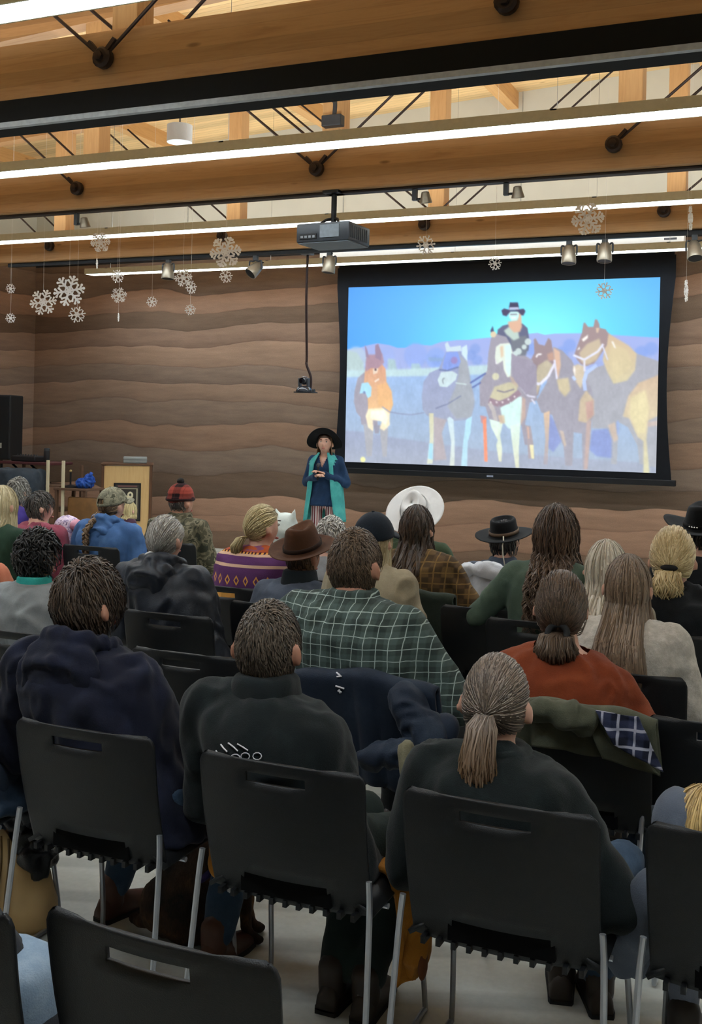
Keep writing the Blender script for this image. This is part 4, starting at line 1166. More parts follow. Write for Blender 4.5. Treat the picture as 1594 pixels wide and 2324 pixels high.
        rings = [[R @ Vector((w_*1.06*math.cos(a), y, z)) for y, w_, a, z in [(y, w_, 0, 0), (y, w_, math.pi, 0), (y, w_, math.pi, .016), (y, w_, 0, .016)]] for y, w_, _ in sec]
        link('sole', npmesh('sole', *[list(map(tuple, q)) for q in loft(rings)], smooth=False), SOLEM, so)
    # --- hair and hats
    if hairspec:
        kd, c1, c2, o = hairspec; o = dict(o); n_ = o.pop('n', 420)
        if kd == 'braid': o.update(k1=c1, k2=c2)
        hair_obj(hair(kd, hs, c1, c2, seed*7+1, n_, **o), HMt, T)
    if hat: hat(HMt @ Matrix.Scale(hs, 4), T)
    return T, HMt, c7, sh
# ================================================================== cloth patterns
def plaid(name, base, dark, line, per=(.055, .05), lw=.07, third=None):
    t = NT(name); v = t.coord(); x, y, z = t.xyz(v)
    wob = t.math('MULTIPLY', t.math('SUBTRACT', t.noise(v, 7, 3), .5), .022)
    def band(c, p, off=0.0): return t.math('FRACT', t.math('MULTIPLY', t.math('ADD', t.math('ADD', c, wob), off), 1/p))
    fx, fz = band(x, per[0]), band(z, per[1])
    fx2, fz2 = band(x, per[0]*2, .01), band(z, per[1]*2, .013)
    lx = t.ramp(fx, [(0, 1.0), (lw, 1.0), (lw+.03, 0.0), (1, 0.0)]); lz = t.ramp(fz, [(0, 1.0), (lw, 1.0), (lw+.03, 0.0), (1, 0.0)])
    bx = t.ramp(fx2, [(0, 0.0), (.4, 0.0), (.46, 1.0), (.9, 1.0), (.96, 0.0)]); bz = t.ramp(fz2, [(0, 0.0), (.4, 0.0), (.46, 1.0), (.9, 1.0), (.96, 0.0)])
    c = t.mix(t.math('MULTIPLY', t.math('ADD', bx, bz), .5), lin(base), lin(dark))
    if third: c = t.mix(t.math('MULTIPLY', bx, bz), c, lin(third))
    c = t.mix(t.math('MULTIPLY', t.math('MAXIMUM', lx, lz), .8), c, lin(line))
    t.col(c); t.bump(t.noise(v, 200, 2), .3, .004)
    t.b.inputs['Sheen Weight'].default_value = .03
    return t.set(.9, 0, .2)
def camo(name, cols, scale=9):
    t = NT(name); v = t.coord(); n = t.noise(v, scale, 4, .6, .8); st = []
    for i, c in enumerate(cols): st.append((.30+.4*i/len(cols), lin(c)))
    t.col(t.ramp(n, st, 'CONSTANT')); t.bump(t.noise(v, 200, 2), .3, .004); return t.set(.9, 0, .2)
def sweater_pattern():
    t = NT('patterned_knit'); v = t.coord(); x, y, z = t.xyz(v)
    # bands by height above the floor (metres)
    zz = t.math('MULTIPLY', t.math('SUBTRACT', z, .70), 1/.42)
    P, O, Y, W = lin('5a3560'), lin('a8502c'), lin('d79a4e'), lin('c9a58e')
    c = t.ramp(zz, [(0, P), (.10, Y), (.20, Y), (.21, P), (.52, P), (.53, W), (.56, W), (.57, P), (.66, P), (.67, W), (.70, Y), (.72, O), (.85, O), (.9, lin('7a3a4a'))], 'CONSTANT')
    d = t.math('ADD', t.math('ABSOLUTE', t.math('SUBTRACT', t.math('FRACT', t.math('MULTIPLY', x, 1/.06)), .5)), t.math('ABSOLUTE', t.math('MULTIPLY', t.math('SUBTRACT', zz, .36), 4)))
    ring = t.ramp(d, [(0, 0.0), (.14, 0.0), (.15, 1.0), (.27, 1.0), (.28, 0.0)], 'CONSTANT'); c = t.mix(ring, c, Y)
    tri = t.math('MULTIPLY', t.ramp(t.math('FRACT', t.math('MULTIPLY', x, 1/.022)), [(0, 1.0), (.45, 1.0), (.46, 0.0)], 'CONSTANT'), t.ramp(zz, [(0, 0.0), (.69, 0.0), (.70, 1.0), (.725, 1.0), (.73, 0.0)], 'CONSTANT'))
    c = t.mix(tri, c, lin('3a2030')); n = t.noise(v, 40, 3)
    dm = t.math('MULTIPLY', t.ramp(t.noise(v, 24, 2), [(.5, 0.0), (.56, 1.0)]), t.ramp(zz, [(0, 0.0), (.73, 0.0), (.75, 1.0), (1, 1.0)])); c = t.mix(dm, c, lin('7a4a6a'))
    t.col(c); t.bump(t.noise(v, 260, 2), .5, .004); return t.set(.95, 0, .15)
# ------------------------------------------------------------------ cloths
def sh(o, d=0.018): return o
TRN = Matrix.Translation
def ROT(a, ax): return Matrix.Rotation(a, 4, ax)
NUM = [0]
def P(label, px, py, D, croot=None, clabel=None, dz=.016, ch=True, cdx=0.0, cyaw=0.0, cdy=-.04, pdx=0.0, **kw):
    NUM[0] += 1
    ht = at(px, py, D); ht = Vector((ht.x, ht.y, ht.z-dz))
    if croot is None: croot = Vector((ht.x+cdx, ht.y+cdy, 0))
    if clabel: chair(root=croot, label=clabel, yaw=cyaw)
    kw.setdefault('seed', NUM[0]*3+2)
    return person(label, ht, croot+Vector((pdx, 0, 0)), **kw)
def cast(obj, x, y):
    """where the camera ray through a pixel meets an object's surface (object space point and normal)"""
    from mathutils.bvhtree import BVHTree
    mw = Matrix.Translation(obj.parent.location) @ Matrix.Rotation(obj.parent.rotation_euler.z, 4, 'Z')
    me = obj.data; k = id(obj)
    if k not in _BV: _BV[k] = BVHTree.FromPolygons([v.co.copy() for v in me.vertices], [list(p.vertices) for p in me.polygons])
    inv = mw.inverted(); d = FW + RT*((x-PX)/FPX) + UP*((PY-y)/FPX)
    o = inv @ CAMP; dd = (inv.to_3x3() @ d).normalized(); hit = _BV[k].ray_cast(o, dd)
    return hit[0], hit[1]
_BV = {}
def part(T, name):
    return [c for c in T.children if c.name.split('.')[0] == name][0]

# --------------------------------------------------------------- nearest occupied row
rA = chair(172, 1655, 'black stacking chair of the man in the navy hooded jacket')
rB = chair(622, 1735, 'black stacking chair of the man in the dark fleece with a paw emblem')
rC = chair(1122, 1825, 'black stacking chair of the woman with the long low ponytail in dark fleece')
rD = chair(1722, 1912, 'black stacking chair cut by the right edge, child with a grey hood in it')
rE = chair(330, 2133, 'empty black stacking chair in the foreground, its handle slot lit', yaw=-.03)
NAVY = fabric('navy_softshell', '141728', '22273c', bump=.35, sheen=.06)
person_nav = P('man in a navy hooded jacket with dark short hair, nearest row', 202, 1268, 2.92, rA, s=1.06, hs=1.1, pdx=.02, sw=.205, bulk=1.1, skinm=SK_TAN, top=NAVY, topk='jacket', gap=.028, wrinkle=.011, vox=.010,
    hood=(.150, .120, .055), arms=('lap', 'fwd'), bottom=JEAN, shoem=BOOTM, head=(-.25, .03, 0), legs=(((-.24, .40, .49), (-.29, .33, .11), (-.26, .47, .03)), ((.19, .38, .50), (.20, .19, .10), (.21, .32, .03))),
    hairspec=('short', '2a201a', '57473a', dict(n=2200, len=.075, lift=.15, w=.0030, mess=.14)), drop=(.0, .02))
FLEECE = fabric('dark_green_fleece', '11181a', '1f292b', fine=420, bump=.6, sheen=.10)
pf = P('man in a dark fleece with a white paw emblem on the back', 612, 1355, 2.90, rB, s=1.05, hs=1.12, pdx=-.02, sw=.192, bulk=1.03, skinm=SK_TAN, top=FLEECE, topk='fleece', gap=.026, wrinkle=.007, vox=.011, collar=.055,
    arms=('in', 'lap'), bottom=OLIVEP, head=(.06, .05, .0), drop=(-.015, .035), legs=(((.0, .40, .50), (.02, .16, .11), (.02, .28, .03)), ((.21, .36, .48), (.13, .15, .11), (.12, .27, .03))),
    hairspec=('short', '2b2520', '6f6154', dict(n=2600, len=.032, lift=.05, w=.0024, mess=.22)))
DKFLEECE = fabric('black_green_fleece', '12191a', '202b2b', fine=420, bump=.6, sheen=.10)
pw = P('woman with a long low ponytail in a dark fleece, nearest row', 1130, 1478, 2.86, rC, s=.99, hs=1.1, pdx=.01, sw=.185, bulk=1.03, skinm=SK_FAIR, top=DKFLEECE, topk='fleece', gap=.026, wrinkle=.007, vox=.011, collar=.02,
    arms=('lap', 'wide'), bottom=JEAN, head=(.02, .08, .02), drop=(.0, .03), legs=(((-.10, .42, .50), (-.02, .55, .11), (-.05, .68, .03)), ((.19, .38, .50), (.10, .52, .10), (.05, .65, .03))),
    hairspec=('pony', '3f342c', '8d7d70', dict(n=2600, tie=2, len=.30, tw=.044, nt=700, tip=.75, tipc='a3794a', out=.05, w=.0022, puff=.03, wave=.006)))
link('hair_tie', npmesh('hair_tie', *[list(map(tuple, q)) for q in torus(pw[1] @ Vector((0, -.110, .002)), .018, .006, mtx=Matrix.Rotation(.9, 3, 'X'))]), plain('tan_elastic', '7a6248', .8), pw[0])
PUFFN = fabric('navy_puffer', '1c2a3a', '2f4052', bump=.3, rough=.5)
rF = chair(-245, 1600, 'black stacking chair cut by the left edge, left of the navy jacket man')
P('person in a dark blue puffer jacket cut by the left edge', -205, 1255, 2.95, rF, s=1.05, sw=.225, bulk=1.2, top=PUFFN, topk='puffer_jacket', gap=.035, puffy=.012, vox=.013, arms=('lap', 'wide'), bottom=DJEAN, legs=(((-.12, .38, .50), (-.25, .25, .10), (-.27, .37, .03)), ((.10, .38, .50), (-.08, .25, .10), (-.10, .37, .03))),
    hairspec=('short', '2a201a', '57473a', dict(n=400)))
GREYH = fabric('grey_hooded_fleece', '565d6a', '727a88', fine=300)
pc = P('small child with loose blond hair over a grey hood, right edge', 1590, 1780, 2.86, rD, s=.86, sw=.15, bulk=.85, top=GREYH, topk='hooded_top', gap=.02, vox=.012, hood=(.105, .085, .05), arms=('fwd', 'fwd'), bottom=fabric('grey_leggings', '757c8c', '8d94a4'), nape=.225,
    legs=(((-.22, .25, .47), (-.20, .22, .20), (-.20, .30, .10)), ((.1, .33, .48), (.1, .30, .20), (.1, .40, .12))),
    extra_parts=lambda c7, sh_, s: [ell(c7+Vector((-.052, .03, .110)), (.070, .085, .085)), cone(c7+Vector((-.02, .0, .0)), .06, c7+Vector((-.02, .02, .08)), .07)],
    hairspec=('long', '8a6f48', 'd9b878', dict(n=520, len=.16, wave=.006, w=.004, vol=.10, amax=110, part=.012)))
rG = chair(-240, 2032, 'black stacking chair at the lower left edge beside the empty one', yaw=.02)
P('person in pale jeans at the lower left, only a knee in view', -330, 1490, 1.72, rG, s=1.0, sw=.14, bulk=.9, top=fabric('charcoal_knit', '2a2c30'), topk='sweater', arms=('in', 'in'), bottom=LJEAN, vox=.016,
    legs=(((-.22, .24, .40), (-.22, .26, .10), (-.22, .38, .03)), ((-.09, .24, .40), (-.09, .28, .10), (-.09, .40, .03))), hairspec=('short', '2a201a', '57473a', dict(n=300)))

# --------------------------------------------------------------- second row
rH = chair(408, 1482, 'empty black stacking chair between the navy jacket man and the fleece man')
r2b = chair(812, 1537, 'black stacking chair under the navy jacket, plaid shirt man in it')
PLAID = plaid('green_white_plaid', '4a5854', '323c39', 'a9b8b2', (.042, .040), .05)
pp = P('large man in a green and white plaid shirt', 808, 1192, 3.88, r2b, s=1.10, hs=1.12, sw=.225, bulk=1.34, skinm=SK_TAN, top=PLAID, topk='plaid_shirt', gap=.018, wrinkle=.007, vox=.012, collar=.035, arms=('lap', 'wide'), bottom=BLKP, drop=(0, .02), nape=.232, head=(-.12, .06, 0),
    hairspec=('short', '35291f', '74604e', dict(n=2400, len=.032, lift=.045, w=.0024, mess=.28)))
r2c = chair(1300, 1612, 'black stacking chair of the woman in the rust sweater')
RUST = fabric('rust_knit', '76341a', '8c4524', fine=320, bump=.5)
pr_ = P('woman in a rust orange sweater with a low gathered ponytail', 1277, 1293, 3.95, r2c, s=.99, sw=.20, bulk=1.10, top=RUST, topk='sweater', gap=.016, wrinkle=.008, vox=.012, arms=('lap', 'wide'), bottom=DJEAN, drop=(.01, .03), head=(.10, .06, 0), nape=.262,
    hairspec=('pony', '32271f', '6d5847', dict(n=2600, tie=-32, len=.135, tw=.074, nt=700, tip=.2, out=.045, w=.0023, puff=.12, wave=.004)))
def cut_neck(pp_, nm, r, dz):
    o_ = part(pp_[0], nm); bm = bmesh.new(); bm.from_mesh(o_.data); c_ = pp_[2]
    kill = [f for f in bm.faces if (lambda q: q.z > c_.z-dz and math.hypot(q.x-c_.x, (q.y-c_.y)*1.1) < r)(f.calc_center_median())]
    bmesh.ops.delete(bm, geom=kill, context='FACES'); bm.to_mesh(o_.data); bm.free()
cut_neck(pr_, 'sweater', .098, .035)
link('hair_tie', npmesh('hair_tie', *[list(map(tuple, q)) for q in torus(pr_[1] @ Vector((0, -.112, -.070)), .034, .012, mtx=Matrix.Rotation(1.0, 3, 'X'))]), plain('black_elastic', '121214', .8), pr_[0])
rK = chair(1650, 1648, 'black stacking chair at the right edge behind the child')
r4 = chair(22, 1434, 'black stacking chair of the black-haired person in the grey shirt')
GREYS = fabric('light_grey_cotton', '7c7f80', '9a9d9d', bump=.4)
pb = P('person with thick black hair in a grey shirt with teal collar', 86, 1200, 4.0, r4, s=.97, sw=.20, skinm=SK_MID, top=GREYS, topk='shirt', gap=.018, wrinkle=.010, collar=.02, vox=.013, head=(-.2, .0, 0),
    hairspec=('curl', '0d0c0c', '242122', dict(n=700, len=.055, lift=.20, curl=.010, w=.005, mess=.6)))
link('inner_collar', fuse('inner_collar', [loft([sring(pb[2]+Vector((0, .012, z)), r, r*.96) for z, r in ((-.01, .078), (.02, .076), (.045, .072))])], .007, 2), fabric('teal_cotton', '2f9a92', '45b8ae'), pb[0])

# --------------------------------------------------------------- third row
PUFFB = fabric('black_puffer', '191d26', '2a303c', bump=.4, rough=.45)
rp = chair(372, 1393, 'black stacking chair of the grey-braided woman in the black puffer')
pg = P('woman with grey braided hair in a black hooded puffer jacket', 378, 1165, 4.72, rp, s=.99, sw=.20, bulk=1.1, top=PUFFB, topk='puffer_jacket', gap=.034, wrinkle=.012, vox=.013, hood=(.145, .10, .055), head=(-.1, .05, 0),
    hairspec=('bun', '6d6862', 'b9b4ad', dict(n=900, tie=-30, tw=.050, nt=260, drop=.035, flat=1.15, w=.0034, puff=.05, tip=.3)))
r3e = chair(538, 1328, 'empty black stacking chair behind the patterned sweater woman') if False else None
P('woman with a blond side ponytail in a purple and yellow patterned sweater', 597, 1142, 5.55, None, 'black stacking chair of the woman in the patterned sweater', s=1.0, sw=.20, bulk=1.08, top=sweater_pattern(), topk='sweater', gap=.018, wrinkle=.005, vox=.013, head=(-.55, .02, 0), cdx=-.08, cdy=-.05,
    hairspec=('pony', '8f7a50', 'd3c193', dict(n=900, tie=-22, tx=-.15, len=.14, tw=.042, nt=220, tip=.6, tipc='6b5334', out=.05, w=.0034, puff=.06, sx=-.03)))
BLUEGR = fabric('blue_grey_fleece', '474e5c', '5a6270', fine=350)
DARKC = fabric('charcoal_collar', '1d2226')
HATBR = fabric('brown_felt', '4b2f1f', '6d4a35', fine=500, bump=.3); HATBR2 = fabric('dark_brown_ribbon', '2c1b13')
pht = P('man in a brown felt hat and blue grey fleece', 690, 1212, 5.15, None, 'black stacking chair of the man in the brown felt hat', dz=0, s=1.0, sw=.20, bulk=1.08, skinm=SK_TAN, top=BLUEGR, topk='fleece', gap=.018, vox=.013, collar=.05, head=(-.25, .0, 0), cdx=-.03,
    hairspec=('short', '4a3526', '74553d', dict(n=250, len=.03, lift=.02)), hat=lambda M, T: felt_hat(M @ TRN((0, -.005, .040)) @ ROT(.30, 'X') @ ROT(.05, 'Y'), T, HATBR, HATBR2, brim=.165, bx=1.0, by=1.02, h=.125, curl=.02, dip=-.01, taper=.72, dent=.035))
link('collar', fuse('collar', [loft([sring(pht[2]+Vector((0, .012, z)), r, r*.96) for z, r in ((-.03, .100), (.02, .092), (.065, .084))])], .008, 2), DARKC, pht[0])
CREAMK = fabric('cream_knit', '9b8f78', 'b8ad96', fine=240, bump=.7)
NVCAP = fabric('navy_cap_cotton', '1d2530', '2a3442')
P('woman in a navy cap with long blond hair and cream knit sweater', 850, 1170, 5.0, None, 'black stacking chair of the woman in the navy cap', dz=.01, s=1.0, sw=.185, bulk=1.05, top=CREAMK, topk='sweater', gap=.022, wrinkle=.009, vox=.014, cdx=.07,
    hairspec=('long', '8d7650', 'd0bf9a', dict(n=520, len=.30, w=.0042, amax=120, spread=.1)), hat=lambda M, T: ball_cap(M @ TRN((0, 0, .012)) @ ROT(.12, 'X') @ Matrix.Scale(1.08, 4), T, NVCAP, crown=1.08))
FLAN = plaid('brown_gold_flannel', '54402a', '2f251b', '7d6238', (.06, .055), .10, '5f4a2e')
P('woman with long dark wavy hair in a brown and gold flannel', 947, 1145, 5.8, None, 'black stacking chair of the woman in the brown flannel', s=1.02, sw=.21, bulk=1.12, top=FLAN, topk='flannel_shirt', gap=.022, vox=.013, arms=('lap', 'wide'), cdx=.04,
    hairspec=('long', '1f1712', '4d3a2b', dict(n=850, k2=16, yb=-.19, len=.36, wave=.011, freq=55, w=.0044, vol=.03, amax=125, spread=.35)))
GRNSW = fabric('green_sweater', '46564a', '5f6f60', fine=300)
rq = chair(1102, 1382, 'empty black stacking chair with a see-through handle slot, centre right')
pcu = P('woman with long curly brown hair in a green sweater, elbow raised', 1264, 1155, 5.35, None, 'black stacking chair of the curly-haired woman in green', s=1.0, sw=.20, bulk=1.05, top=GRNSW, topk='sweater', gap=.016, vox=.013, arms=(((.20, .02, -.22), (.12, .30, -.16)), 'lap'), cdx=-.02,
    hairspec=('long', '2b201a', '6b5443', dict(n=1100, len=.36, wave=.016, freq=95, w=.0032, vol=.30, amax=140, spread=.35, clump=9, k2=24)))
LACE = fabric('cream_lace', 'b9b2a8', 'd6d0c6', scale=40, bump=.9)
pl_ = P('woman with long straight brown hair in a cream lace top', 1428, 1255, 4.45, None, 'black stacking chair of the woman in the cream lace top', s=1.0, sw=.195, bulk=1.08, top=LACE, topk='lace_top', gap=.016, wrinkle=.008, vox=.012, cdx=.02, arms=('lap', 'lap'),
    hairspec=('long', '453527', '97806a', dict(n=2000, len=.60, w=.0030, amax=130, spread=.5, yb=-.25, tip=.2, wave=.006, freq=16)))
P('woman with pale silver blond hair beyond the long brown hair', 1378, 1225, 5.05, None, 'black stacking chair of the pale blond woman', s=1.0, sw=.19, top=fabric('oatmeal_wool', '8e8474', 'a59b8a'), topk='sweater', gap=.018, vox=.014,
    hairspec=('long', '9c8f7c', 'd4cab8', dict(n=520, len=.42, w=.0050, vol=.06, wave=.006, amax=130)))
BLKC = fabric('black_wool_coat', '14171b', '22272d')
pbl = P('woman with a blond ponytail and black tie in a dark coat', 1530, 1198, 5.35, None, 'black stacking chair of the blond ponytail woman in a dark coat', s=1.10, sw=.20, bulk=1.12, top=BLKC, topk='coat', gap=.028, vox=.013, collar=.03, wrinkle=.010,
    hairspec=('pony', 'a4885a', 'e6d2a4', dict(n=2000, tie=-14, len=.15, tw=.055, nt=320, tip=.3, out=.045, w=.0026, puff=.17, wave=.012)))
link('hair_tie', npmesh('hair_tie', *[list(map(tuple, q)) for q in ell(pbl[1] @ Vector((0, -.136, -.024)), (.040, .016, .015), 14, 8)]), plain('black_elastic', '121214', .8), pbl[0])
P('person in a salmon shirt cut by the left edge', -52, 1170, 4.95, None, 'black stacking chair of the person in the salmon shirt', s=1.0, sw=.22, bulk=1.15, top=fabric('salmon_cotton', 'b86f55', 'd08a6f'), topk='shirt', gap=.018, vox=.016, hairspec=('short', '3a2a20', '6a5040', dict(n=250)))

# --------------------------------------------------------------- far rows
BLACKH = fabric('black_felt', '101114', '1d2024', fine=500, bump=.3); BLACKB = fabric('black_ribbon', '0a0a0c')
WHITEH = fabric('white_felt', 'd9d6d4', 'eceae8', var=.05, fine=500, bump=.25); WHITEB = fabric('grey_white_ribbon', 'b5b2b0')
P('person in a wide white felt hat and green jacket', 946, 1142, 6.95, None, 'black stacking chair of the person in the white hat', dz=0, s=1.02, sw=.21, bulk=1.1, top=fabric('green_jacket', '37452f', '4c5c44'), topk='jacket', gap=.022, vox=.016,
    hairspec=('short', '3a2a20', '6a5040', dict(n=250, len=.05)), hat=lambda M, T: felt_hat(M @ TRN((0, -.03, .070)) @ ROT(.88, 'X'), T, WHITEH, WHITEB, brim=.185, bx=1.0, by=.98, h=.105, curl=.0, dip=-.01, taper=.80, dent=.03))
SLATE = fabric('slate_blue_shirt', '4b5260', '606876')
P('person in a black flat-topped hat with a leather cord and slate shirt', 1146, 1186, 6.75, None, 'black stacking chair of the person in the flat black hat', dz=0, s=1.0, sw=.20, bulk=1.05, top=SLATE, topk='shirt', gap=.016, vox=.016, collar=.03,
    hairspec=('short', '1a1614', '3a302a', dict(n=250, len=.06)), hat=lambda M, T: felt_hat(M @ TRN((0, -.005, .042)) @ ROT(.20, 'X') @ ROT(-.06, 'Y'), T, BLACKH, plain('brown_braid', '5a4636', .8), brim=.168, bx=1.02, by=1.02, h=.095, curl=.012, taper=.93, telescope=True,
    cord=[(.03, -.115, .024), (.032, -.128, .0), (.03, -.15, -.02), (.026, -.145, -.08), (.03, -.14, -.16)]))
P('person in a black curled-brim hat with silver beads, right edge', 1592, 1166, 6.45, None, 'black stacking chair of the person in the beaded black hat', dz=0, s=1.02, sw=.21, bulk=1.1, top=BLKC, topk='coat', gap=.022, vox=.016,
    hairspec=('short', '1a1614', '3a302a', dict(n=250, len=.05)), hat=lambda M, T: felt_hat(M @ TRN((0, -.005, .042)) @ ROT(.16, 'X'), T, BLACKH, BLACKB, brim=.175, bx=1.05, by=1.0, h=.125, curl=.055, taper=.80, dent=.02, beads=[4.2, 4.35, 4.5, 4.65]))
P('person with curly white hair beyond the brown felt hat', 752, 1170, 6.05, None, 'black stacking chair of the white-haired person', s=.97, sw=.19, top=fabric('pale_grey_knit', '8e9094'), topk='sweater', vox=.016, head=(.05, .0, 0),
    hairspec=('curl', '8d8881', 'dedad4', dict(n=600, len=.06, lift=.14, curl=.008, w=.005, mess=.6)))
P('person in a white peaked hood beyond the blond ponytail', 650, 1178, 6.7, None, 'black stacking chair of the person in the white hood', s=.85, sw=.15, bulk=.9, top=fabric('white_fleece', 'cfd6d0', 'e2e8e2', var=.06), topk='hooded_top', gap=.018, vox=.012, nape=.235,
    extra_parts=lambda c7, sh_, s: [ell(c7+Vector((0, .03, .145)), (.088, .105, .115)), cone(c7+Vector((.055, .02, .22)), .03, c7+Vector((.075, .02, .285)), .008), cone(c7+Vector((-.055, .02, .22)), .03, c7+Vector((-.075, .02, .285)), .008), cone(c7+Vector((0, .01, .0)), .07, c7+Vector((0, .02, .08)), .07)])
CAMO = camo('woodland_camo', ['2b2c22', '4a4636', '6a6350', '39382b', '7d7660'], 10); CAMOC = camo('faded_camo', ['565546', '6f6c5c', '87836f', '4a493c'], 22)
REDP = plaid('red_black_buffalo', '8c3a2e', '241012', '4a1c1a', (.05, .05), .02, '1a0c0e')
P('man in a red and black plaid beanie and camouflage jacket', 413, 1098, 7.25, None, 'black stacking chair of the man in the plaid beanie', dz=.02, s=1.02, sw=.21, bulk=1.12, skinm=SK_TAN, top=CAMO, topk='jacket', gap=.024, vox=.014, collar=.05, cdx=.06, head=(-.3, 0, 0),
    hairspec=('short', '4a4038', '7a6c60', dict(n=250, len=.02, lift=.02)), hat=lambda M, T: beanie(M @ TRN((0, -.002, .012)), T, REDP, plain('black_wool', '15100f', .95), fabric('black_red_cuff', '2a1515', '4a1f1e')))
HOODB = fabric('blue_hoodie', '3f5f8d', '5b7cab', fine=300)
P('person in a camouflage cap and blue hoodie with a long braid', 256, 1108, 6.72, None, 'black stacking chair of the person in the blue hoodie', dz=.012, s=1.0, sw=.215, bulk=1.2, top=HOODB, topk='hoodie', gap=.026, wrinkle=.010, vox=.013, hood=(.12, .07, .05), head=(-.2, .02, 0), cdx=.02,
    hairspec=('braid', '4f3c2b', '8a6f54', dict(n=350, len=.36, tie=-18, bw=.020)), hat=lambda M, T: ball_cap(M @ TRN((0, 0, .010)) @ ROT(.16, 'X') @ Matrix.Scale(1.07, 4), T, CAMOC, hole=True, crown=1.05))
P('person with short dark grey hair in a maroon shirt, turned right', 92, 1112, 6.6, None, 'black stacking chair of the person in the maroon shirt', s=1.0, sw=.22, bulk=1.22, skinm=SK_FAIR, top=fabric('maroon_cotton', '8a4252', 'a85a69'), topk='shirt', gap=.016, wrinkle=.010, vox=.014, head=(-.6, .0, 0), cdx=.05,
    hairspec=('short', '2c2825', '57504a', dict(n=500, len=.05, lift=.09)))
P('person with curly grey hair in a purple top', 42, 1084, 7.6, None, 'black stacking chair of the person in the purple top', s=1.0, sw=.20, top=fabric('purple_cotton', '3d3078', '54449a'), topk='shirt', gap=.016, vox=.016,
    hairspec=('curl', '5a5751', '9c988f', dict(n=500, len=.06, lift=.18, curl=.010, w=.005)))
P('person with long pale blond hair in a green top, left edge', 6, 1100, 5.6, None, 'black stacking chair of the blond person at the left edge', s=1.0, sw=.20, top=fabric('forest_green_knit', '243a2c', '365040'), topk='sweater', gap=.018, vox=.015,
    hairspec=('long', '8f7c56', 'd8c9a2', dict(n=600, len=.24, w=.0044, amax=135, spread=.2)))
P('small blond child standing in front of the lectern', 296, 1137, 9.6, None, None, s=.72, sw=.12, bulk=.72, seated=False, top=fabric('plum_cotton', '4a3040', '5e4052'), topk='shirt', gap=.012, vox=.013, head=(-.3, 0, 0), nape=.225,
    arms=(((.03, .0, -.20), (.02, .06, -.38)), ((.03, .0, -.20), (.02, .06, -.38))), hairspec=('long', '9c865a', 'd6c594', dict(n=280, len=.06, w=.005)))
# ================================================================== ceiling-hung equipment
def obj_from(name, V, F, mt, parent, smooth=True): return link(name, npmesh(name, [tuple(v) for v in V], F, smooth), mt, parent)
DKPL = plain('dark_grey_plastic', '2b2f34', .45, 0, .5, var=.06); MIDPL = plain('mid_grey_plastic', '5a6068', .5, var=.06); UNDPL = plain('projector_underside', '565d63', .6, var=.08)
# projector on its pole
pj = at(757, 535, 8.02); PZ = pj.z
pr = empty('projector', (pj.x, 8.02, PZ), -.05, 'dark grey projector hanging from the middle truss on a black pole', 'projector')
MB().box((-.235, -.19, -.075), (.235, .19, .075), bev=.012).build('housing', DKPL, pr, True)
MB().box((-.225, -.18, -.082), (.225, .18, -.074)).build('underside', UNDPL, pr)
MB().box((-.02, -.196, -.045), (.15, -.188, .055)).build('rear_panel', plain('panel_grey', '70767c', .5), pr)
pn = MB(); pn.box((-.20, -.196, -.05), (-.05, -.188, -.01)); pn.build('port_panel', plain('port_black', '0d0e10', .5), pr)
for k in range(4): MB().box((-.19+.035*k, -.199, -.042), (-.168+.035*k, -.195, -.024)).build('port', plain('port_metal', '9aa0a5', .3, .6), pr)
vt = MB()
for k in range(9): vt.box((.2345, -.16+.035*k, -.05), (.238, -.145+.035*k, .05))
vt.build('vent', plain('port_black', '0d0e10', .5), pr)
ln = MB().lathe([(.05, 0), (.055, .01), (.055, .05), (.04, .055)], 20, Matrix.Translation((.08, .19, 0)) @ Matrix.Rotation(-math.pi/2, 4, 'X')).build('lens', plain('port_black', '0d0e10', .5), pr, True)
MB().box((-.10, -.10, .075), (.10, .10, .090)).build('mount_plate', BLACKM, pr)
for sx in (-1, 1): MB().tube([(sx*.09, -.08, .08), (sx*.05, -.03, .125), (0, 0, .14)], .012, 6).build('mount_arm', BLACKM, pr, True)
MB().tube([(0, 0, .10), (0, 0, HB-PZ)], .022, 12).build('pole', BLACKM, pr, True)
MB().box((-.07, -.07, HB-PZ-.02), (.07, .07, HB-PZ)).build('ceiling_plate', BLACKM, pr)
# conduit with a box above the middle truss
q0 = at(756, 275, 7.90)
cd = empty('conduit_box', (q0.x, 7.90, q0.z), 0, 'black conduit dropping into a square box above the middle lamp', 'conduit')
MB().box((-.085, -.04, -.045), (.085, .04, .045), bev=.008).build('box', plain('grey_box', '33363a', .5), cd)
MB().tube(bez([(.01, 0, .04), (.015, 0, .15), (-.01, 0, .30), (-.02, 0, deck_z(q0.x)-q0.z-.3)], 6), .018, 8).build('conduit', DKPL, cd, True)
MB().box((-.03, .03, -.03), (.03, .07, .03)).build('stub', DKPL, cd)
# white drum
q0 = at(408, 304, 9.35)
dr = empty('drum_pendant', (q0.x, 9.35, q0.z), 0, 'white drum-shaped pendant under the roof deck', 'pendant')
MB().lathe([(.118, -.085), (.126, -.085), (.126, .085), (.118, .085), (.02, .088)], 32).build('drum', plain('white_drum', 'cfd3d6', .5, var=.02), dr, True)
MB().lathe([(.118, -.08), (.118, -.076)], 32).build('drum_base', plain('pale_diffuser', 'e6ecee', .4, var=.02), dr, True)
MB().tube([(0, 0, .08), (0, 0, deck_z(q0.x)-q0.z)], .008, 6).build('stem', GREYAL, dr, True)
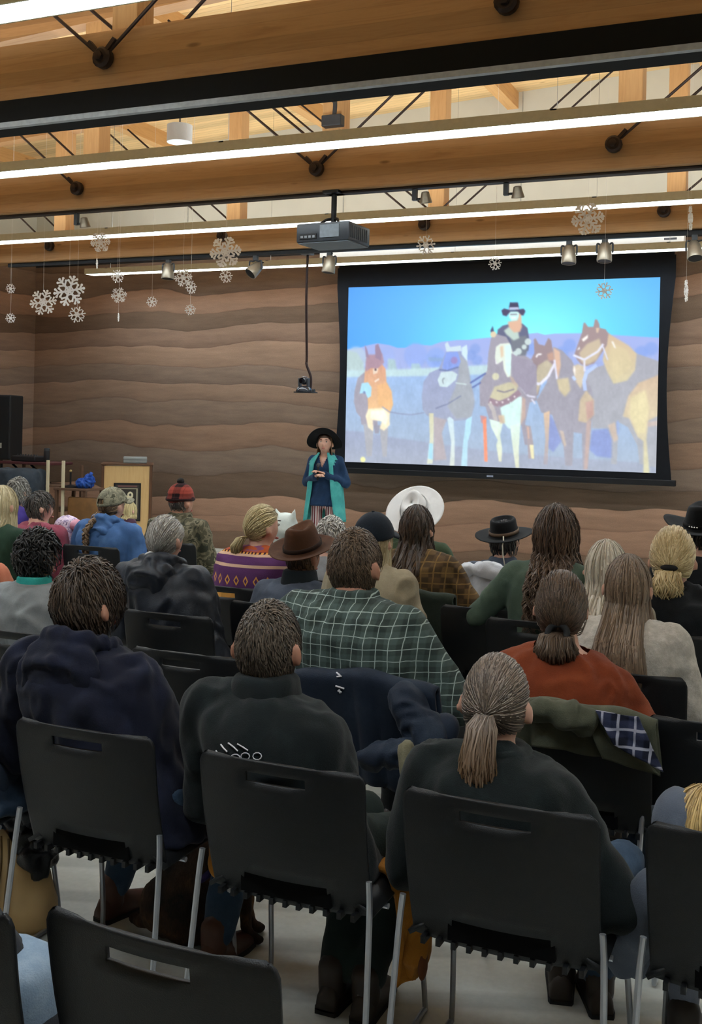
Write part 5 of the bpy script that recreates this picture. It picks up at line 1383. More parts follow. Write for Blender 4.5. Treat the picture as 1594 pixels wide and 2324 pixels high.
# pan-tilt camera on a bent pole
q0 = at(690, 890, 10.62); zc = q0.z
pt = empty('ceiling_camera', (q0.x, 10.62, zc), math.pi*.0, 'black pan-tilt camera on a long pole below the far truss', 'camera')
MB().lathe([(.085, .0), (.088, .012), (.075, .045), (.05, .062), (.02, .066)], 22).build('base', plain('gloss_dark', '23262e', .2, 0, .6), pt, True)
MB().box((-.085, -.08, -.008), (.13, .07, .004), bev=.003).build('shelf', BLACKM, pt)
MB().tube([(.10, 0, .01), (.128, 0, .012)], .022, 10).build('shelf_knob', BLACKM, pt, True)
for sx in (-1, 1): MB().box((sx*.05-.01, -.03, .05), (sx*.05+.01, .03, .15), bev=.006).build('yoke', DKPL, pt)
hd = obj_from('camera_head', *ell((0, 0, .125), (.045, .052, .045)), plain('gloss_dark', '23262e', .2, 0, .6), pt)
MB().lathe([(.03, 0), (.032, .012), (.02, .014)], 18, Matrix.Translation((0, -.045, .12)) @ Matrix.Rotation(math.pi/2, 4, 'X')).build('lens', plain('lens_glass', '0a0b12', .05, 0, .8), hd, True)
MB().tube(bez([(.055, .04, .0), (.055, .05, .16), (.0, .05, .30), (.0, .05, .40), (.005, -.0, 1.0), (.01, 0, HB-zc-.04)], 8), .0135, 10).build('pole', plain('dark_brown_pipe', '2a1a18', .5, .4), pt, True)
MB().box((-.05, -.06, HB-zc-.05), (.06, .06, HB-zc-.0), bev=.005).build('ceiling_plate', GREYAL, pt)
# stage spotlights on the track of the far truss
SPOTM = plain('champagne_can', '8c8171', .35, .5, var=.06); SPOTB = plain('spot_throat', '0b0a0e', .5)
zt_ = HB-.045
SPL = ['leftmost', 'second from left', 'third from left, under the projector', 'left one of the pair over the screen', 'right one of the pair over the screen', 'rightmost, at the right edge']
for i, (x, y, tl, tr) in enumerate(((382, 615, .12, .0), (580, 610, .65, .5), (748, 600, .10, .1), (1292, 577, .12, .0), (1373, 572, .15, .0), (1577, 567, .35, -.15))):
    p = at(x, y, 10.545); r = empty('spotlight', (p.x, 10.545, zt_), 0, 'champagne stage spotlight on the track, '+SPL[i], 'spotlight', 'stage spotlights on the far truss')
    MB().box((-.025, -.02, -.05), (.025, .02, 0)).build('track_clamp', DKPL, r)
    zc_ = p.z-zt_
    R = Matrix.Translation((0, 0, zc_)) @ Matrix.Rotation(tr, 4, 'Y') @ Matrix.Rotation(-tl, 4, 'X')
    yk = bez([(-.075, 0, zc_-.01), (-.072, 0, zc_+.08), (-.03, 0, -.06), (0, 0, -.05), (.03, 0, -.06), (.072, 0, zc_+.08), (.075, 0, zc_-.01)], 6)
    MB().tube(yk, .009, 8).build('yoke', DKPL, r, True)
    b = MB().lathe([(.02, .095), (.035, .09), (.05, .07), (.06, .03), (.066, -.01), (.072, -.075), (.070, -.092), (.064, -.092), (.06, -.03)], 22, R).build('can', SPOTM, r, True)
    MB().lathe([(.0635, -.088), (.062, -.06)], 22, R).build('throat', SPOTB, b, True)
    MB().tube([R @ Vector((0, 0, .09)), R @ Vector((.02, 0, .12)), Vector((0, 0, -.045))], .005, 6).build('cable', BLACKM, r, True)
# small bell-shaped fixtures on the middle truss
for i, (x, y, lb) in enumerate(((950, 452, 'left one of the two above the screen'), (1158, 440, 'right one of the two above the screen'), (180, 508, 'at the far left'))):
    p = at(x, y, 8.05); r = empty('bracket_lamp', (p.x-.03, 8.05, HB-.02), 0, 'small bell-shaped bracket lamp below the middle truss, '+lb, 'lamp', 'bracket lamps below the middle truss')
    dz = p.z-HB+.02
    MB().box((-.018, -.018, dz-.01), (.018, .018, 0)).build('arm', DKPL, r)
    MB().tube([(0, 0, dz), (.07, 0, dz)], .010, 8).build('elbow', DKPL, r, True)
    MB().lathe([(.015, .055), (.03, .05), (.036, .02), (.05, -.03), (.046, -.035), (.03, -.02)], 16, Matrix.Translation((.09, 0, dz)) @ Matrix.Rotation(.25, 4, 'X')).build('bell', SPOTM, r, True)
# ------------------------------------------------------------------ paper snowflakes
PAPER = plain('white_paper', 'efedeb', .9, var=.03)
def flake_mesh(R, sty, sd):
    g = random.Random(sd); V = []; F = []
    def quad(a, b, w0, w1):
        d = Vector((b[0]-a[0], b[1]-a[1])); d.normalize(); n = Vector((-d.y, d.x)); k = len(V)
        for p, w_ in ((a, w0), (b, w1)):
            for sgn in (1, -1):
                for th in (-1, 1): V.append((p[0]+n.x*w_*sgn, th*.0015, p[1]+n.y*w_*sgn))
        F.extend([(k, k+4, k+6, k+2), (k+1, k+3, k+7, k+5), (k, k+1, k+5, k+4), (k+2, k+6, k+7, k+3), (k, k+2, k+3, k+1), (k+4, k+5, k+7, k+6)])
    def disc(c, r, n=8):
        k = len(V)
        for th in (-1, 1):
            for j in range(n): V.append((c[0]+r*math.cos(2*math.pi*j/n), th*.0017, c[1]+r*math.sin(2*math.pi*j/n)))
        F.append(tuple(k+j for j in range(n))); F.append(tuple(k+n+j for j in range(n-1, -1, -1)))
        for j in range(n): F.append((k+j, k+n+j, k+n+(j+1) % n, k+(j+1) % n))
    for i in range(6):
        a = math.pi/3*i+.2; d = (math.cos(a), math.sin(a)); wd = R*.075
        quad((0, 0), (d[0]*R, d[1]*R), wd, wd*.8); disc((d[0]*R*.98, d[1]*R*.98), R*.10)
        for f, l in (((.45, .34), (.72, .30)) if sty == 0 else ((.55, .42),) if sty == 1 else ((.35, .3), (.6, .36), (.82, .2))):
            for sg in (-1, 1):
                b = a+sg*.95; p = (d[0]*R*f, d[1]*R*f); q = (p[0]+math.cos(b)*R*l, p[1]+math.sin(b)*R*l); quad(p, q, wd*.8, wd*.7); disc(q, R*.085)
    disc((0, 0), R*.17)
    for i in range(6):                          # inner ring of the cut paper
        a, b = math.pi/3*i+.2, math.pi/3*(i+1)+.2; quad((math.cos(a)*R*.30, math.sin(a)*R*.30), (math.cos(b)*R*.30, math.sin(b)*R*.30), R*.045, R*.045)
    return V, F
FL = [(157, 660, 34, 0, .1, 'largest at the left, over the earth wall'), (98, 686, 28, 0, .3, 'second largest at the left'), (175, 714, 18, 1, .3, 'pointed one below the largest left flake'), (228, 550, 22, 2, .6, 'in front of the far lamp at the left'),
      (267, 627, 15, 1, .7, 'crossing the left end of the farthest lamp'), (270, 670, 17, 0, .15, 'rounded one right of the largest left flake'), (345, 685, 12, 1, .1, 'small one between two spotlights, alone'), (512, 572, 34, 2, .2, 'large one beside the second spotlight'),
      (513, 627, 15, 1, .5, 'small one hanging below the large one by the second spotlight'), (416, 630, 20, 0, .5, 'pale one right of the leftmost spotlight'), (434, 652, 15, 1, .9, 'narrow one below the pale flake'), (432, 703, 12, 1, .15, 'lowest small one left of the camera pole'),
      (967, 556, 22, 1, .4, 'in front of the white screen case'), (1124, 598, 15, 1, .3, 'small one at the lamp above the screen'), (1335, 497, 36, 2, .1, 'large one over the far lamp at the right'), (1372, 660, 19, 1, .1, 'dark against the bright screen'),
      (1568, 495, 28, 2, 1.38, 'edge-on at the upper right'), (1558, 660, 25, 0, 1.5, 'edge-on right of the screen'), (269, 720, 10, 1, 1.5, 'edge-on below the rounded left flake'), (24, 655, 11, 1, .8, 'upper small one at the left edge'), (24, 722, 11, 1, .6, 'lower small one at the left edge'), (220, 598, 12, 1, 1.5, 'tiny edge-on one standing in for a glint on the lamp hanger')]  # last entry: flake shape standing for a bright reflection on the lamp hanger
for i, (x, y, r_, sty, yw, lb) in enumerate(FL):
    D = 8.75+.8*((i*37) % 10)/10; p = at(x, y, D); z_ = (p-CAMP).dot(FW); R = r_*z_/FPX
    t = empty('paper_snowflake', (p.x, D, p.z), PSI*.8+yw*(1 if yw < 1.2 else .55), 'white paper snowflake, '+lb, 'snowflake', 'hanging paper snowflakes')  # the last one stands for a bright reflection on the lamp hanger
    if yw > 1.2: t.rotation_euler = (0, 0, math.radians(23.7+80)-math.atan2(x-PX, FPX))
    V, F = flake_mesh(R, sty, i); obj_from('flake', V, F, PAPER, t, False)
    MB().tube([(0, 0, R*.9), (0, 0, deck_z(p.x)-p.z)], .0008, 4).build('thread', PAPER, t)

# ================================================================== lectern and equipment by the wall
MAPLE = wood_mat('maple_veneer', 'b8935e', 'c8a570', 'a8814c', 'z', knots=False); WALN = wood_mat('dark_edge', '4a3020', '5a3c28', '2a1a10', 'z', knots=False)
a, b = at(234, 1053, 12.3), at(347, 1056, 12.3); LW = .62; LH = (a.z+b.z)/2
le = empty('lectern', ((a.x+b.x)/2, 12.3, 0), .58, 'maple lectern with dark edges and a framed poster on its front', 'lectern')
MB().box((-LW/2, -.22, .05), (LW/2, -.195, LH-.01)).build('front_panel', MAPLE, le)
for sx in (-1, 1): MB().box((sx*LW/2-.018, -.23, .0), (sx*LW/2+.018, .22, LH), bev=.004).build('side_panel', WALN, le)
MB().box((-LW/2-.03, -.24, LH), (LW/2+.03, .24, LH+.025), bev=.006).build('top', WALN, le)
MB().box((-LW/2, -.2, .0), (LW/2, .2, .08)).build('plinth', WALN, le)
MB().box((-LW/2, -.19, .55), (LW/2, .2, .57)).build('shelf', MAPLE, le)
# poster: dark sheet with a cream design
def poster(W_, H_, name, parent, loc):
    nu, nv = 60, 84; U, Vv = np.meshgrid(np.linspace(0, 1, nu), np.linspace(0, 1, nv)); C = np.full((nv, nu, 3), (.035, .03, .025))
    cr = np.array([.62, .55, .36])
    def bl(cx, cy, rx, ry, col):
        C[((U-cx)/rx)**2+((Vv-cy)/ry)**2 < 1] = col
    br = ((U > .08) & (U < .92) & (Vv > .10) & (Vv < .95)) & ~((U > .12) & (U < .88) & (Vv > .13) & (Vv < .92)); C[br] = cr*.55
    for y in (.03, .06): C[(Vv > y) & (Vv < y+.012) & (U > .1) & (U < .9)] = (.25, .10, .09)
    for cx, cy, rx, ry in ((.35, .38, .20, .09), (.62, .30, .12, .10), (.48, .52, .30, .07), (.3, .64, .14, .10), (.66, .66, .18, .12), (.5, .82, .28, .05)): bl(cx, cy, rx, ry, cr)
    for cx, cy, rx, ry in ((.33, .36, .09, .035), (.62, .29, .05, .04), (.5, .51, .10, .02), (.66, .64, .08, .05), (.30, .64, .05, .04)): bl(cx, cy, rx, ry, (.04, .035, .03))
    P_ = np.stack([(U-.5)*W_, 0*U, (.5-Vv)*H_], -1).reshape(-1, 3); ii = np.arange(nu*nv).reshape(nv, nu); F = np.stack([ii[:-1, :-1], ii[1:, :-1], ii[1:, 1:], ii[:-1, 1:]], -1).reshape(-1, 4)
    me = npmesh(name, P_, F); ca = me.color_attributes.new('hc', 'FLOAT_COLOR', 'POINT'); ca.data.foreach_set('color', np.concatenate([C.reshape(-1, 3), np.ones((nu*nv, 1))], 1).astype(np.float32).ravel())
    return link(name, me, attrmat('printed_paper', 'hc', .6, .3), parent, loc)
pk = LW/.113*.0001
zc1, zc2 = at(290, 1100, 12.1).z, at(290, 1180, 12.1).z
po = poster(LW*.50, zc1-zc2, 'poster', le, (LW*.02, -.2335, (zc1+zc2)/2))
MB().box((-LW*.27, -.231, zc2-.02), (LW*.27+LW*.03, -.2215, zc1+.02)).build('poster_frame', BLACKM, le)
g0 = at(307, 1045, 12.3); gb = empty('grey_case', (g0.x, 12.3, LH+.025), .58, 'low grey case lying on top of the lectern', 'case')
MB().box((-.155, -.10, 0), (.155, .10, .085), bev=.012).build('shell', plain('pale_grey_case', '868a88', .6, var=.04), gb); MB().box((-.156, -.102, .045), (.156, -.099, .05)).build('seam', DKPL, gb)
# loudspeaker at the left edge
p = at(35, 970, 11.9); p0, p1 = at(20, 1043, 11.9).z, at(20, 897, 11.9).z
sp = empty('loudspeaker', (p.x-.23, 11.9, 0), .25, 'tall black loudspeaker on a stand, cut by the left edge', 'loudspeaker')
MB().box((-.21, -.18, p0), (.21, .2, p1), bev=.02).build('cabinet', plain('black_speaker', '0e1012', .6), sp)
MB().box((-.19, -.187, p0+.03), (.19, -.178, p1-.03)).build('grille', plain('speaker_grille', '14171a', .5, .4, bump=.6, bscale=300), sp)
MB().box((.05, -.190, p0+.16), (.095, -.186, p0+.23)).build('badge', plain('badge_silver', 'a8aaa4', .4, .4), sp)
MB().tube([(0, 0, 0.02), (0, 0, p0+.02)], .02, 10).build('stand_pole', BLACKM, sp, True)
for k in range(3):
    an = k*2.09+.4; MB().tube([(0, 0, .5), (math.cos(an)*.35, math.sin(an)*.35, .015)], .012, 8).build('stand_leg', BLACKM, sp, True)
# equipment rack
c0 = at(85, 1050, 11.6); zt2 = c0.z; x0, x1 = at(24, 1050, 11.6).x, at(138, 1050, 11.6).x
rk = empty('equipment_rack', ((x0+x1)/2, 11.6, 0), 0, 'open equipment rack with dark red top shelf and pale posts', 'rack')
hw = (x1-x0)/2; RED = plain('dark_red_laminate', '4a2528', .5); PALEW = wood_mat('pale_post', 'b3a688', 'c6ba9c', '9a8a6a', 'z', knots=False)
MB().box((-hw, -.25, zt2-.02), (hw, .25, zt2+.015), bev=.006).build('top_shelf', RED, rk)
for z in (.18, .55, .86): MB().box((-hw*.2, -.25, z), (hw*1.45, .25, z+.025)).build('shelf', plain('shelf_brown', '5a4232', .6), rk)
for xx in (at(109, 1100, 11.35).x, at(144, 1100, 11.35).x):
    MB().box((xx-rk.location.x-.02, -.27, 0), (xx-rk.location.x+.02, -.245, zt2+(-.02 if xx < x1 else .05)), bev=.004).build('post', PALEW, rk)
for xx in (-hw*.9, hw*1.4): MB().box((xx-.015, .2, 0), (xx+.015, .24, zt2-.02)).build('post', plain('shelf_brown', '5a4232', .6), rk)
for k in range(2): MB().tube([(-hw*.5+k*.3, -.2, zt2-.02), (-hw*.3+k*.3, .1, .88)], .014, 6).build('strut', BLACKM, rk)
mx = empty('audio_mixer', (at(68, 1040, 11.55).x, 11.55, zt2+.015), 0, 'black audio mixer on the red shelf of the rack', 'audio mixer')
MB().box((-.20, -.14, 0), (.20, .14, .075), bev=.015).build('body', plain('mixer_black', '141316', .6), mx)
for k in range(8): MB().lathe([(.008, 0), (.008, .02), (.004, .022)], 8, Matrix.Translation((-.16+.045*k, -.05, .074))).build('knob', DKPL, mx, True)
bt = empty('thermos', (at(106, 1040, 11.5).x, 11.5, zt2+.015), 0, 'black cylindrical flask standing at the right end of the red shelf', 'flask')
MB().lathe([(.034, 0), (.038, .01), (.038, .13), (.034, .15), (.034, .17), (.03, .178)], 18).build('flask_body', plain('mixer_black', '141316', .6), bt, True); MB().lathe([(.037, 0), (.037, .035), (.03, .04)], 18, Matrix.Translation((0, 0, .145))).build('lid', DKPL, bt, True)
# dark padded cover over an amplifier, left edge
q = at(40, 1066, 11.2); COVER = fabric('slate_cover', '2f363e', '414a54', bump=.6)
cv = tag(link('amplifier_cover', fuse('amplifier_cover', [loft([sring((0, 0, z), .38*k, .28*k, e=4) for z, k in ((.0, 1.05), (.5, 1.0), (q.z-.12, .98), (q.z-.03, .93), (q.z, .75))])], .025, 4, .018, (6, 6, 4)), COVER, None, (q.x-.02, 11.2, 0)), 'slate padded cover over equipment at the left edge', 'cover')
# blue bag and small things on the rack's side shelf
q = at(193, 1108, 11.45); rkx = rk.location.x
SIDE = empty('side_table', (at(180, 1110, 11.5).x, 11.5, 0), 0, 'brown side table under the blue bag', 'table')
tz = q.z; MB().box((-.25, -.2, tz-.03), (.25, .2, tz), bev=.005).build('table_top', plain('shelf_brown', '5a4232', .6), SIDE)
for sx in (-1, 1):
    for sy in (-1, 1): MB().box((sx*.22-.018, sy*.17-.018, 0), (sx*.22+.018, sy*.17+.018, tz-.03)).build('leg', plain('shelf_brown', '5a4232', .6), SIDE)
BLUEB = fabric('blue_plastic_film', '1f4aa0', '4a78c8', bump=1.0, rough=.35)
tag(link('blue_bag', fuse('blue_bag', [ell((0, 0, .06), (.11, .09, .06)), ell((.07, 0, .10), (.06, .06, .07)), ell((-.07, .01, .05), (.06, .06, .05)), cone((.10, 0, .14), .03, (.10, -.02, .18), .02)], .008, 2, .016, (22, 22, 22)), BLUEB, None, (q.x, 11.45, tz)), 'crumpled blue plastic bag on the side table beside the lectern', 'bag')
mk = empty('desk_microphone', (at(160, 1100, 11.45).x, 11.45, tz), 0, 'small black stand with an upright stem left of the blue bag', 'microphone')
MB().lathe([(.09, 0), (.09, .015), (.04, .03), (.012, .04)], 18).build('foot', BLACKM, mk, True); MB().tube([(0, 0, .03), (0, 0, .20)], .012, 10).build('stem', BLACKM, mk, True); obj_from('tip', *ell((0, 0, .21), (.018, .018, .018), 10, 8), plain('brass_tip', 'a08a5a', .4, .5), mk)
q = at(172, 1200, 11.0); bc = empty('wooden_chair', (q.x, 11.3, 0), .1, 'brown wooden chair with padded back standing by the rack', 'chair')
LEA = plain('tan_leather', '6a4a28', .5, var=.2, nscale=12)
zb1 = at(172, 1128, 11.1).z
MB().box((-.22, -.20, zb1-.42), (.22, -.16, zb1), bev=.03).build('backrest', LEA, bc, True); MB().box((-.23, -.2, .42), (.23, .25, .48), bev=.02).build('seat', LEA, bc, True)
for sx in (-1, 1):
    MB().box((sx*.21-.02, -.22, 0), (sx*.21+.02, -.18, .5)).build('leg', WALN, bc); MB().box((sx*.21-.02, .2, 0), (sx*.21+.02, .24, .44)).build('leg', WALN, bc)
# pink bundle on the maroon shirt person's lap
q = at(160, 1192, 6.75)
pk_ = empty('knitted_bundle', (q.x, 6.75, 0), 0, 'pink and lilac knitted bundle in front of the maroon shirt person', 'bundle')
link('knit_cap', fuse('knit_cap', [ell((.055, 0, q.z), (.045, .05, .045)), ell((.085, 0, q.z-.01), (.03, .03, .035))], .007, 2, .004), fabric('pink_knit', 'c58a9c', 'dca6b6'), pk_)
link('blanket', fuse('blanket', [ell((-.04, .02, q.z-.02), (.09, .08, .05)), cone((-.05, .03, q.z-.03), .10, (-.05, .05, .60), .12)], .012, 3, .008), camo('lilac_print', ['8a7a9c', 'b9a8c4', 'd8c8d4', '5a4a6a'], 26), pk_)

# ================================================================== garments over the chairs
def drape(name, label, root, mt, w_=.50, back=.35, front=.25, top=.842, dx=0.0, fold=.02, nf=5, seed=1, flare=.12, sag=.0, thickn=.014, parts=None, skew=0.0, yaw=0.0):
    """cloth hung over a chair's backrest; local frame of the chair"""
    nu, nv = 44, 40; V = []; g = random.Random(seed); ph = g.random()*6
    Lb, Lf = back, front; tot = Lb+Lf
    for j in range(nv):
        sfrac = j/(nv-1)*tot-Lb                 # negative: behind the backrest
        for i in range(nu):
            u = -1+2*i/(nu-1); d = abs(sfrac); arc = .035
            if d < arc: yy = math.sin(sfrac/arc*math.pi/2)*.028; zz = top-.012*(1-math.cos(sfrac/arc*math.pi/2))*2; hang = 0
            else: hang = d-arc; yy = math.copysign(.028, sfrac); zz = top-.024-hang
            k = hang/max(.1, (Lb if sfrac < 0 else Lf))
            amp = fold*(.25+k)*(1 if sfrac < 0 else .6)
            fx = math.sin(u*nf*1.7+ph+.6*math.sin(u*3+sfrac*5))*amp+math.sin(u*nf*3.1+ph*2+sfrac*9)*amp*.35
            yoff = -.262+.035*u*u*.3+(hang*.22 if sfrac < 0 else hang*.20) if sfrac < 0 else -.262+hang*.10
            x = dx+u*w_/2*(1+flare*k)+skew*hang*(1 if sfrac < 0 else 0)
            zz += -sag*abs(u)**2.2*(1+k)
            V.append((x, yoff+yy-(abs(fx)+fx*.4 if sfrac < 0 else -abs(fx)), zz+.006*math.sin(u*7+ph)))
    F = [(j*nu+i, j*nu+i+1, (j+1)*nu+i+1, (j+1)*nu+i) for j in range(nv-1) for i in range(nu-1)]
    me = thick(np.array(V), F, thickn); me.polygons.foreach_set('use_smooth', [True]*len(me.polygons))
    t = empty(name, root, yaw, label, 'jacket'); link('cloth', me, mt, t)
    return t
def sleeve(t, mt, pts, rs, seed=1, name='sleeve'):
    parts = [cone(pts[i], rs[i], pts[i+1], rs[i+1]) for i in range(len(pts)-1)]
    link(name, fuse(name, parts, .011, 3, .010, (20, 20, 16), seed), mt, t)
NAVJ = fabric('faded_navy_shell', '1c2636', '34404f', bump=.5, rough=.7, scale=6)
nj = drape('navy_jacket', 'faded navy jacket with small white marks over the plaid shirt man chair', r2b, NAVJ, .55, .42, .20, .852, .02, .020, 5, 3, .10, .035)
sleeve(nj, NAVJ, [(.20, -.30, .78), (.30, -.34, .66), (.33, -.36, .52), (.30, -.36, .40)], [.06, .07, .06, .05], 4); sleeve(nj, NAVJ, [(.08, -.36, .58), (.24, -.37, .62), (.34, -.30, .70)], [.04, .05, .045], 9)
OLIVE = fabric('olive_canvas', '4b4d3f', '6b6d5a', bump=.5, scale=7); BPL = plaid('blue_white_plaid', '2b3048', '14182a', '9a9aa8', (.05, .05), .14, '0d1020')
oj = drape('olive_jacket', 'olive jacket with blue plaid lining over the rust sweater woman chair', r2c, OLIVE, .52, .16, .16, .850, .0, .018, 4, 5, .08, .02)
# turned-out flap showing the plaid lining
def sheet(pts, nu, nv, wav, seed, th=.010):
    """bilinear cloth patch between four corners, rippled"""
    A_, B_, C_, D_ = [Vector(p) for p in pts]; V = []; g = random.Random(seed); ph = g.random()*6
    n_ = (B_-A_).cross(D_-A_).normalized()
    for j in range(nv):
        for i in range(nu):
            u, v = i/(nu-1), j/(nv-1); p_ = A_.lerp(B_, u).lerp(D_.lerp(C_, u), v); V.append(tuple(p_+n_*(wav*math.sin(u*9+v*4+ph)+wav*.6*math.sin(v*11-u*3+ph*2))))
    F = [(j*nu+i, j*nu+i+1, (j+1)*nu+i+1, (j+1)*nu+i) for j in range(nv-1) for i in range(nu-1)]
    me = thick(np.array(V), F, th); me.polygons.foreach_set('use_smooth', [True]*len(me.polygons)); return me
def loc(root, x, y, D): 
    p = at(x, y, D); return (p.x-root.x, p.y-root.y, p.z)
Do = r2c.y-.30
link('lining', sheet([loc(r2c, 1352, 1612, Do-.02), loc(r2c, 1450, 1628, Do-.01), loc(r2c, 1506, 1752, Do-.03), loc(r2c, 1392, 1690, Do-.05)], 22, 22, .006, 3), BPL, oj)
link('flap', sheet([loc(r2c, 1318, 1610, Do+.01), loc(r2c, 1362, 1618, Do+.02), loc(r2c, 1498, 1760, Do+.01), loc(r2c, 1368, 1722, Do+.0)], 20, 20, .006, 7), OLIVE, oj)
sleeve(oj, OLIVE, [loc(r2c, 1210, 1608, Do), loc(r2c, 1300, 1625, Do-.01), loc(r2c, 1330, 1640, Do)], [.035, .045, .04], 3)
# dark jacket on the flannel woman's chair, white jacket on the flat-hat person's chair
def find_chair(lbl): return [o for o in bpy.data.objects if o.get('label') == lbl][0].location.copy()
dj = drape('dark_green_jacket', 'dark green jacket over the flannel woman chair', find_chair('black stacking chair of the woman in the brown flannel'), fabric('dark_green_shell', '252d26', '353e35'), .50, .34, .2, .86, .04, .015, 4, 8, .06, .02)
wj = drape('white_jacket', 'white jacket bunched over the flat black hat person chair', find_chair('black stacking chair of the person in the flat black hat'), fabric('white_fleece_cloth', 'c4c6cc', 'dcdee2', var=.08, bump=.6), .46, .20, .2, .855, -.03, .022, 5, 11, .1, .02)
sleeve(wj, MATS['white_fleece_cloth'], [(-.18, -.28, .86), (.0, -.30, .875), (.16, -.28, .85)], [.035, .05, .04], 5)
# mustard canvas jacket on the fleece man's seat, its end hanging off the right side
MUST = fabric('mustard_canvas', '9a6420', 'c08a38', bump=.6, scale=7)
mj = empty('mustard_jacket', rB, 0, 'mustard canvas jacket hanging off the right side of the fleece man seat', 'jacket')
nu = 20; V = []
path = bez([(.05, .0, .480), (.15, .0, .482), (.225, .0, .478), (.255, 0, .38), (.262, .0, .26), (.250, 0, .150)], 10)
for j, p in enumerate(path):
    tt = j/(len(path)-1)
    for i in range(nu):
        v = i/(nu-1); hang = max(0, .46-p.z); wd = .20-.25*hang
        V.append((p.x+(.018*math.sin(v*8+tt*5))*(1 if hang > .02 else 0), .11+(v-.5)*wd+.015*math.sin(tt*9), p.z+.012*math.sin(v*6)*(hang > .05)))
F = [(j*nu+i, j*nu+i+1, (j+1)*nu+i+1, (j+1)*nu+i) for j in range(len(path)-1) for i in range(nu-1)]
me = thick(np.array(V), F, .014); me.polygons.foreach_set('use_smooth', [True]*len(me.polygons)); link('cloth', me, MUST, mj)
sleeve(mj, MUST, [(.245, .14, .44), (.268, .12, .34), (.272, .10, .24), (.262, .09, .18)], [.028, .038, .040, .026], 6)
link('sleeve_lining', npmesh('sleeve_lining', *[list(map(tuple, q)) for q in ell((.300, .085, .215), (.012, .028, .045), 12, 8)]), plain('rust_lining', '5a2f14', .9), mj)
# a second mustard garment over the navy jacket man's right thigh
m2 = empty('mustard_coat', rA, 0, 'mustard coat folded over the right thigh of the navy jacket man', 'coat')
link('cloth', fuse('cloth', [cone((.26, .10, .58), .035, (.285, .10, .48), .045), cone((.285, .10, .48), .045, (.285, .10, .36), .035), ell((.20, .14, .585), (.09, .10, .03))], .010, 2, .012, (22, 22, 14)), MUST, m2)
# khaki jacket hanging at the fleece man's right side
KHA = fabric('khaki_canvas', '6f6a55', '908a72', bump=.6, scale=7)
kj = empty('khaki_jacket', rB, 0, 'khaki jacket bunched at the right side of the fleece man', 'jacket')
link('cloth', fuse('cloth', [cone((.272, .0, .84), .016, (.300, .0, .75), .030), cone((.300, .0, .75), .030, (.290, .02, .63), .042), cone((.290, .02, .63), .042, (.270, .04, .52), .022)], .010, 2, .012, (24, 24, 14)), KHA, kj)
MB().tube([(.270, -.035, .72), (.288, -.03, .66), (.300, -.02, .60)], .003, 6).build('zip', plain('black_zip', '15130f', .5), kj, True)
obj_from('snap', *ell((.325, .0, .625), (.008, .008, .008), 8, 6), plain('brass_snap', 'c0a860', .3, .8), kj)

# ================================================================== tote bag and dog on the floor
TAN = plain('tan_leatherette', 'c2a474', .5, var=.12, nscale=8)
b0 = at_h(52, 2092, 0.0)
tb = empty('tote_bag', b0, -.2, 'tan slouchy tote bag standing under the left chair', 'bag')
V, F = loft([sring((0, 0, z), w_, d_, 36, 2.6) for z, w_, d_ in ((.0, .12, .075), (.02, .135, .085), (.10, .138, .085), (.20, .125, .07), (.27, .115, .055))])
me = npmesh('bag_body', [tuple(v) for v in V], F[:-1]); 
Vn, E = arrays(me); Vn[:, 2] += np.where(Vn[:, 2] > .15, -.07*np.exp(-((Vn[:, 0]-.10)/.06)**2)+.05*np.exp(-((Vn[:, 0]+.05)/.06)**2), 0); Vn += vnoise(Vn, 16, 4)[:, None]*.006*np.array([1, 1, 0])
me.vertices.foreach_set('co', Vn.astype(np.float32).ravel()); me = apply_mods(me, [('SOLIDIFY', dict(thickness=.006))]); me.polygons.foreach_set('use_smooth', [True]*len(me.polygons)); link('bag_body', me, TAN, tb)
for k in (-.03, .01): MB().tube(bez([(k, -.088, .02), (k+.01, -.092, .12), (k, -.072, .22), (k-.02, -.06, .30)], 5), .004, 6).build('strap', plain('dark_tan_strap', '6a5434', .6), tb, True)
MB().tube(bez([(-.11, -.03, .28), (-.09, -.02, .42), (.0, -.01, .46), (.05, -.01, .38), (.04, -.02, .27)], 6), .007, 8).build('handle', plain('dark_tan_strap', '6a5434', .6), tb, True)
sc_ = tag(link('black_scarf', fuse('black_scarf', [ell((.03, 0, .28), (.07, .05, .07)), ell((.0, .0, .36), (.05, .05, .06)), ell((.08, -.02, .24), (.05, .05, .06)), cone((.09, -.04, .29), .02, (.14, -.05, .32), .008), cone((.05, -.04, .38), .02, (.10, -.06, .36), .008)], .008, 2, .016, (26, 26, 26)), fabric('black_satin', '0f1014', '2a2c33', rough=.35), None, b0, None), 'shiny black scarf spilling out of the tan tote bag', 'scarf')
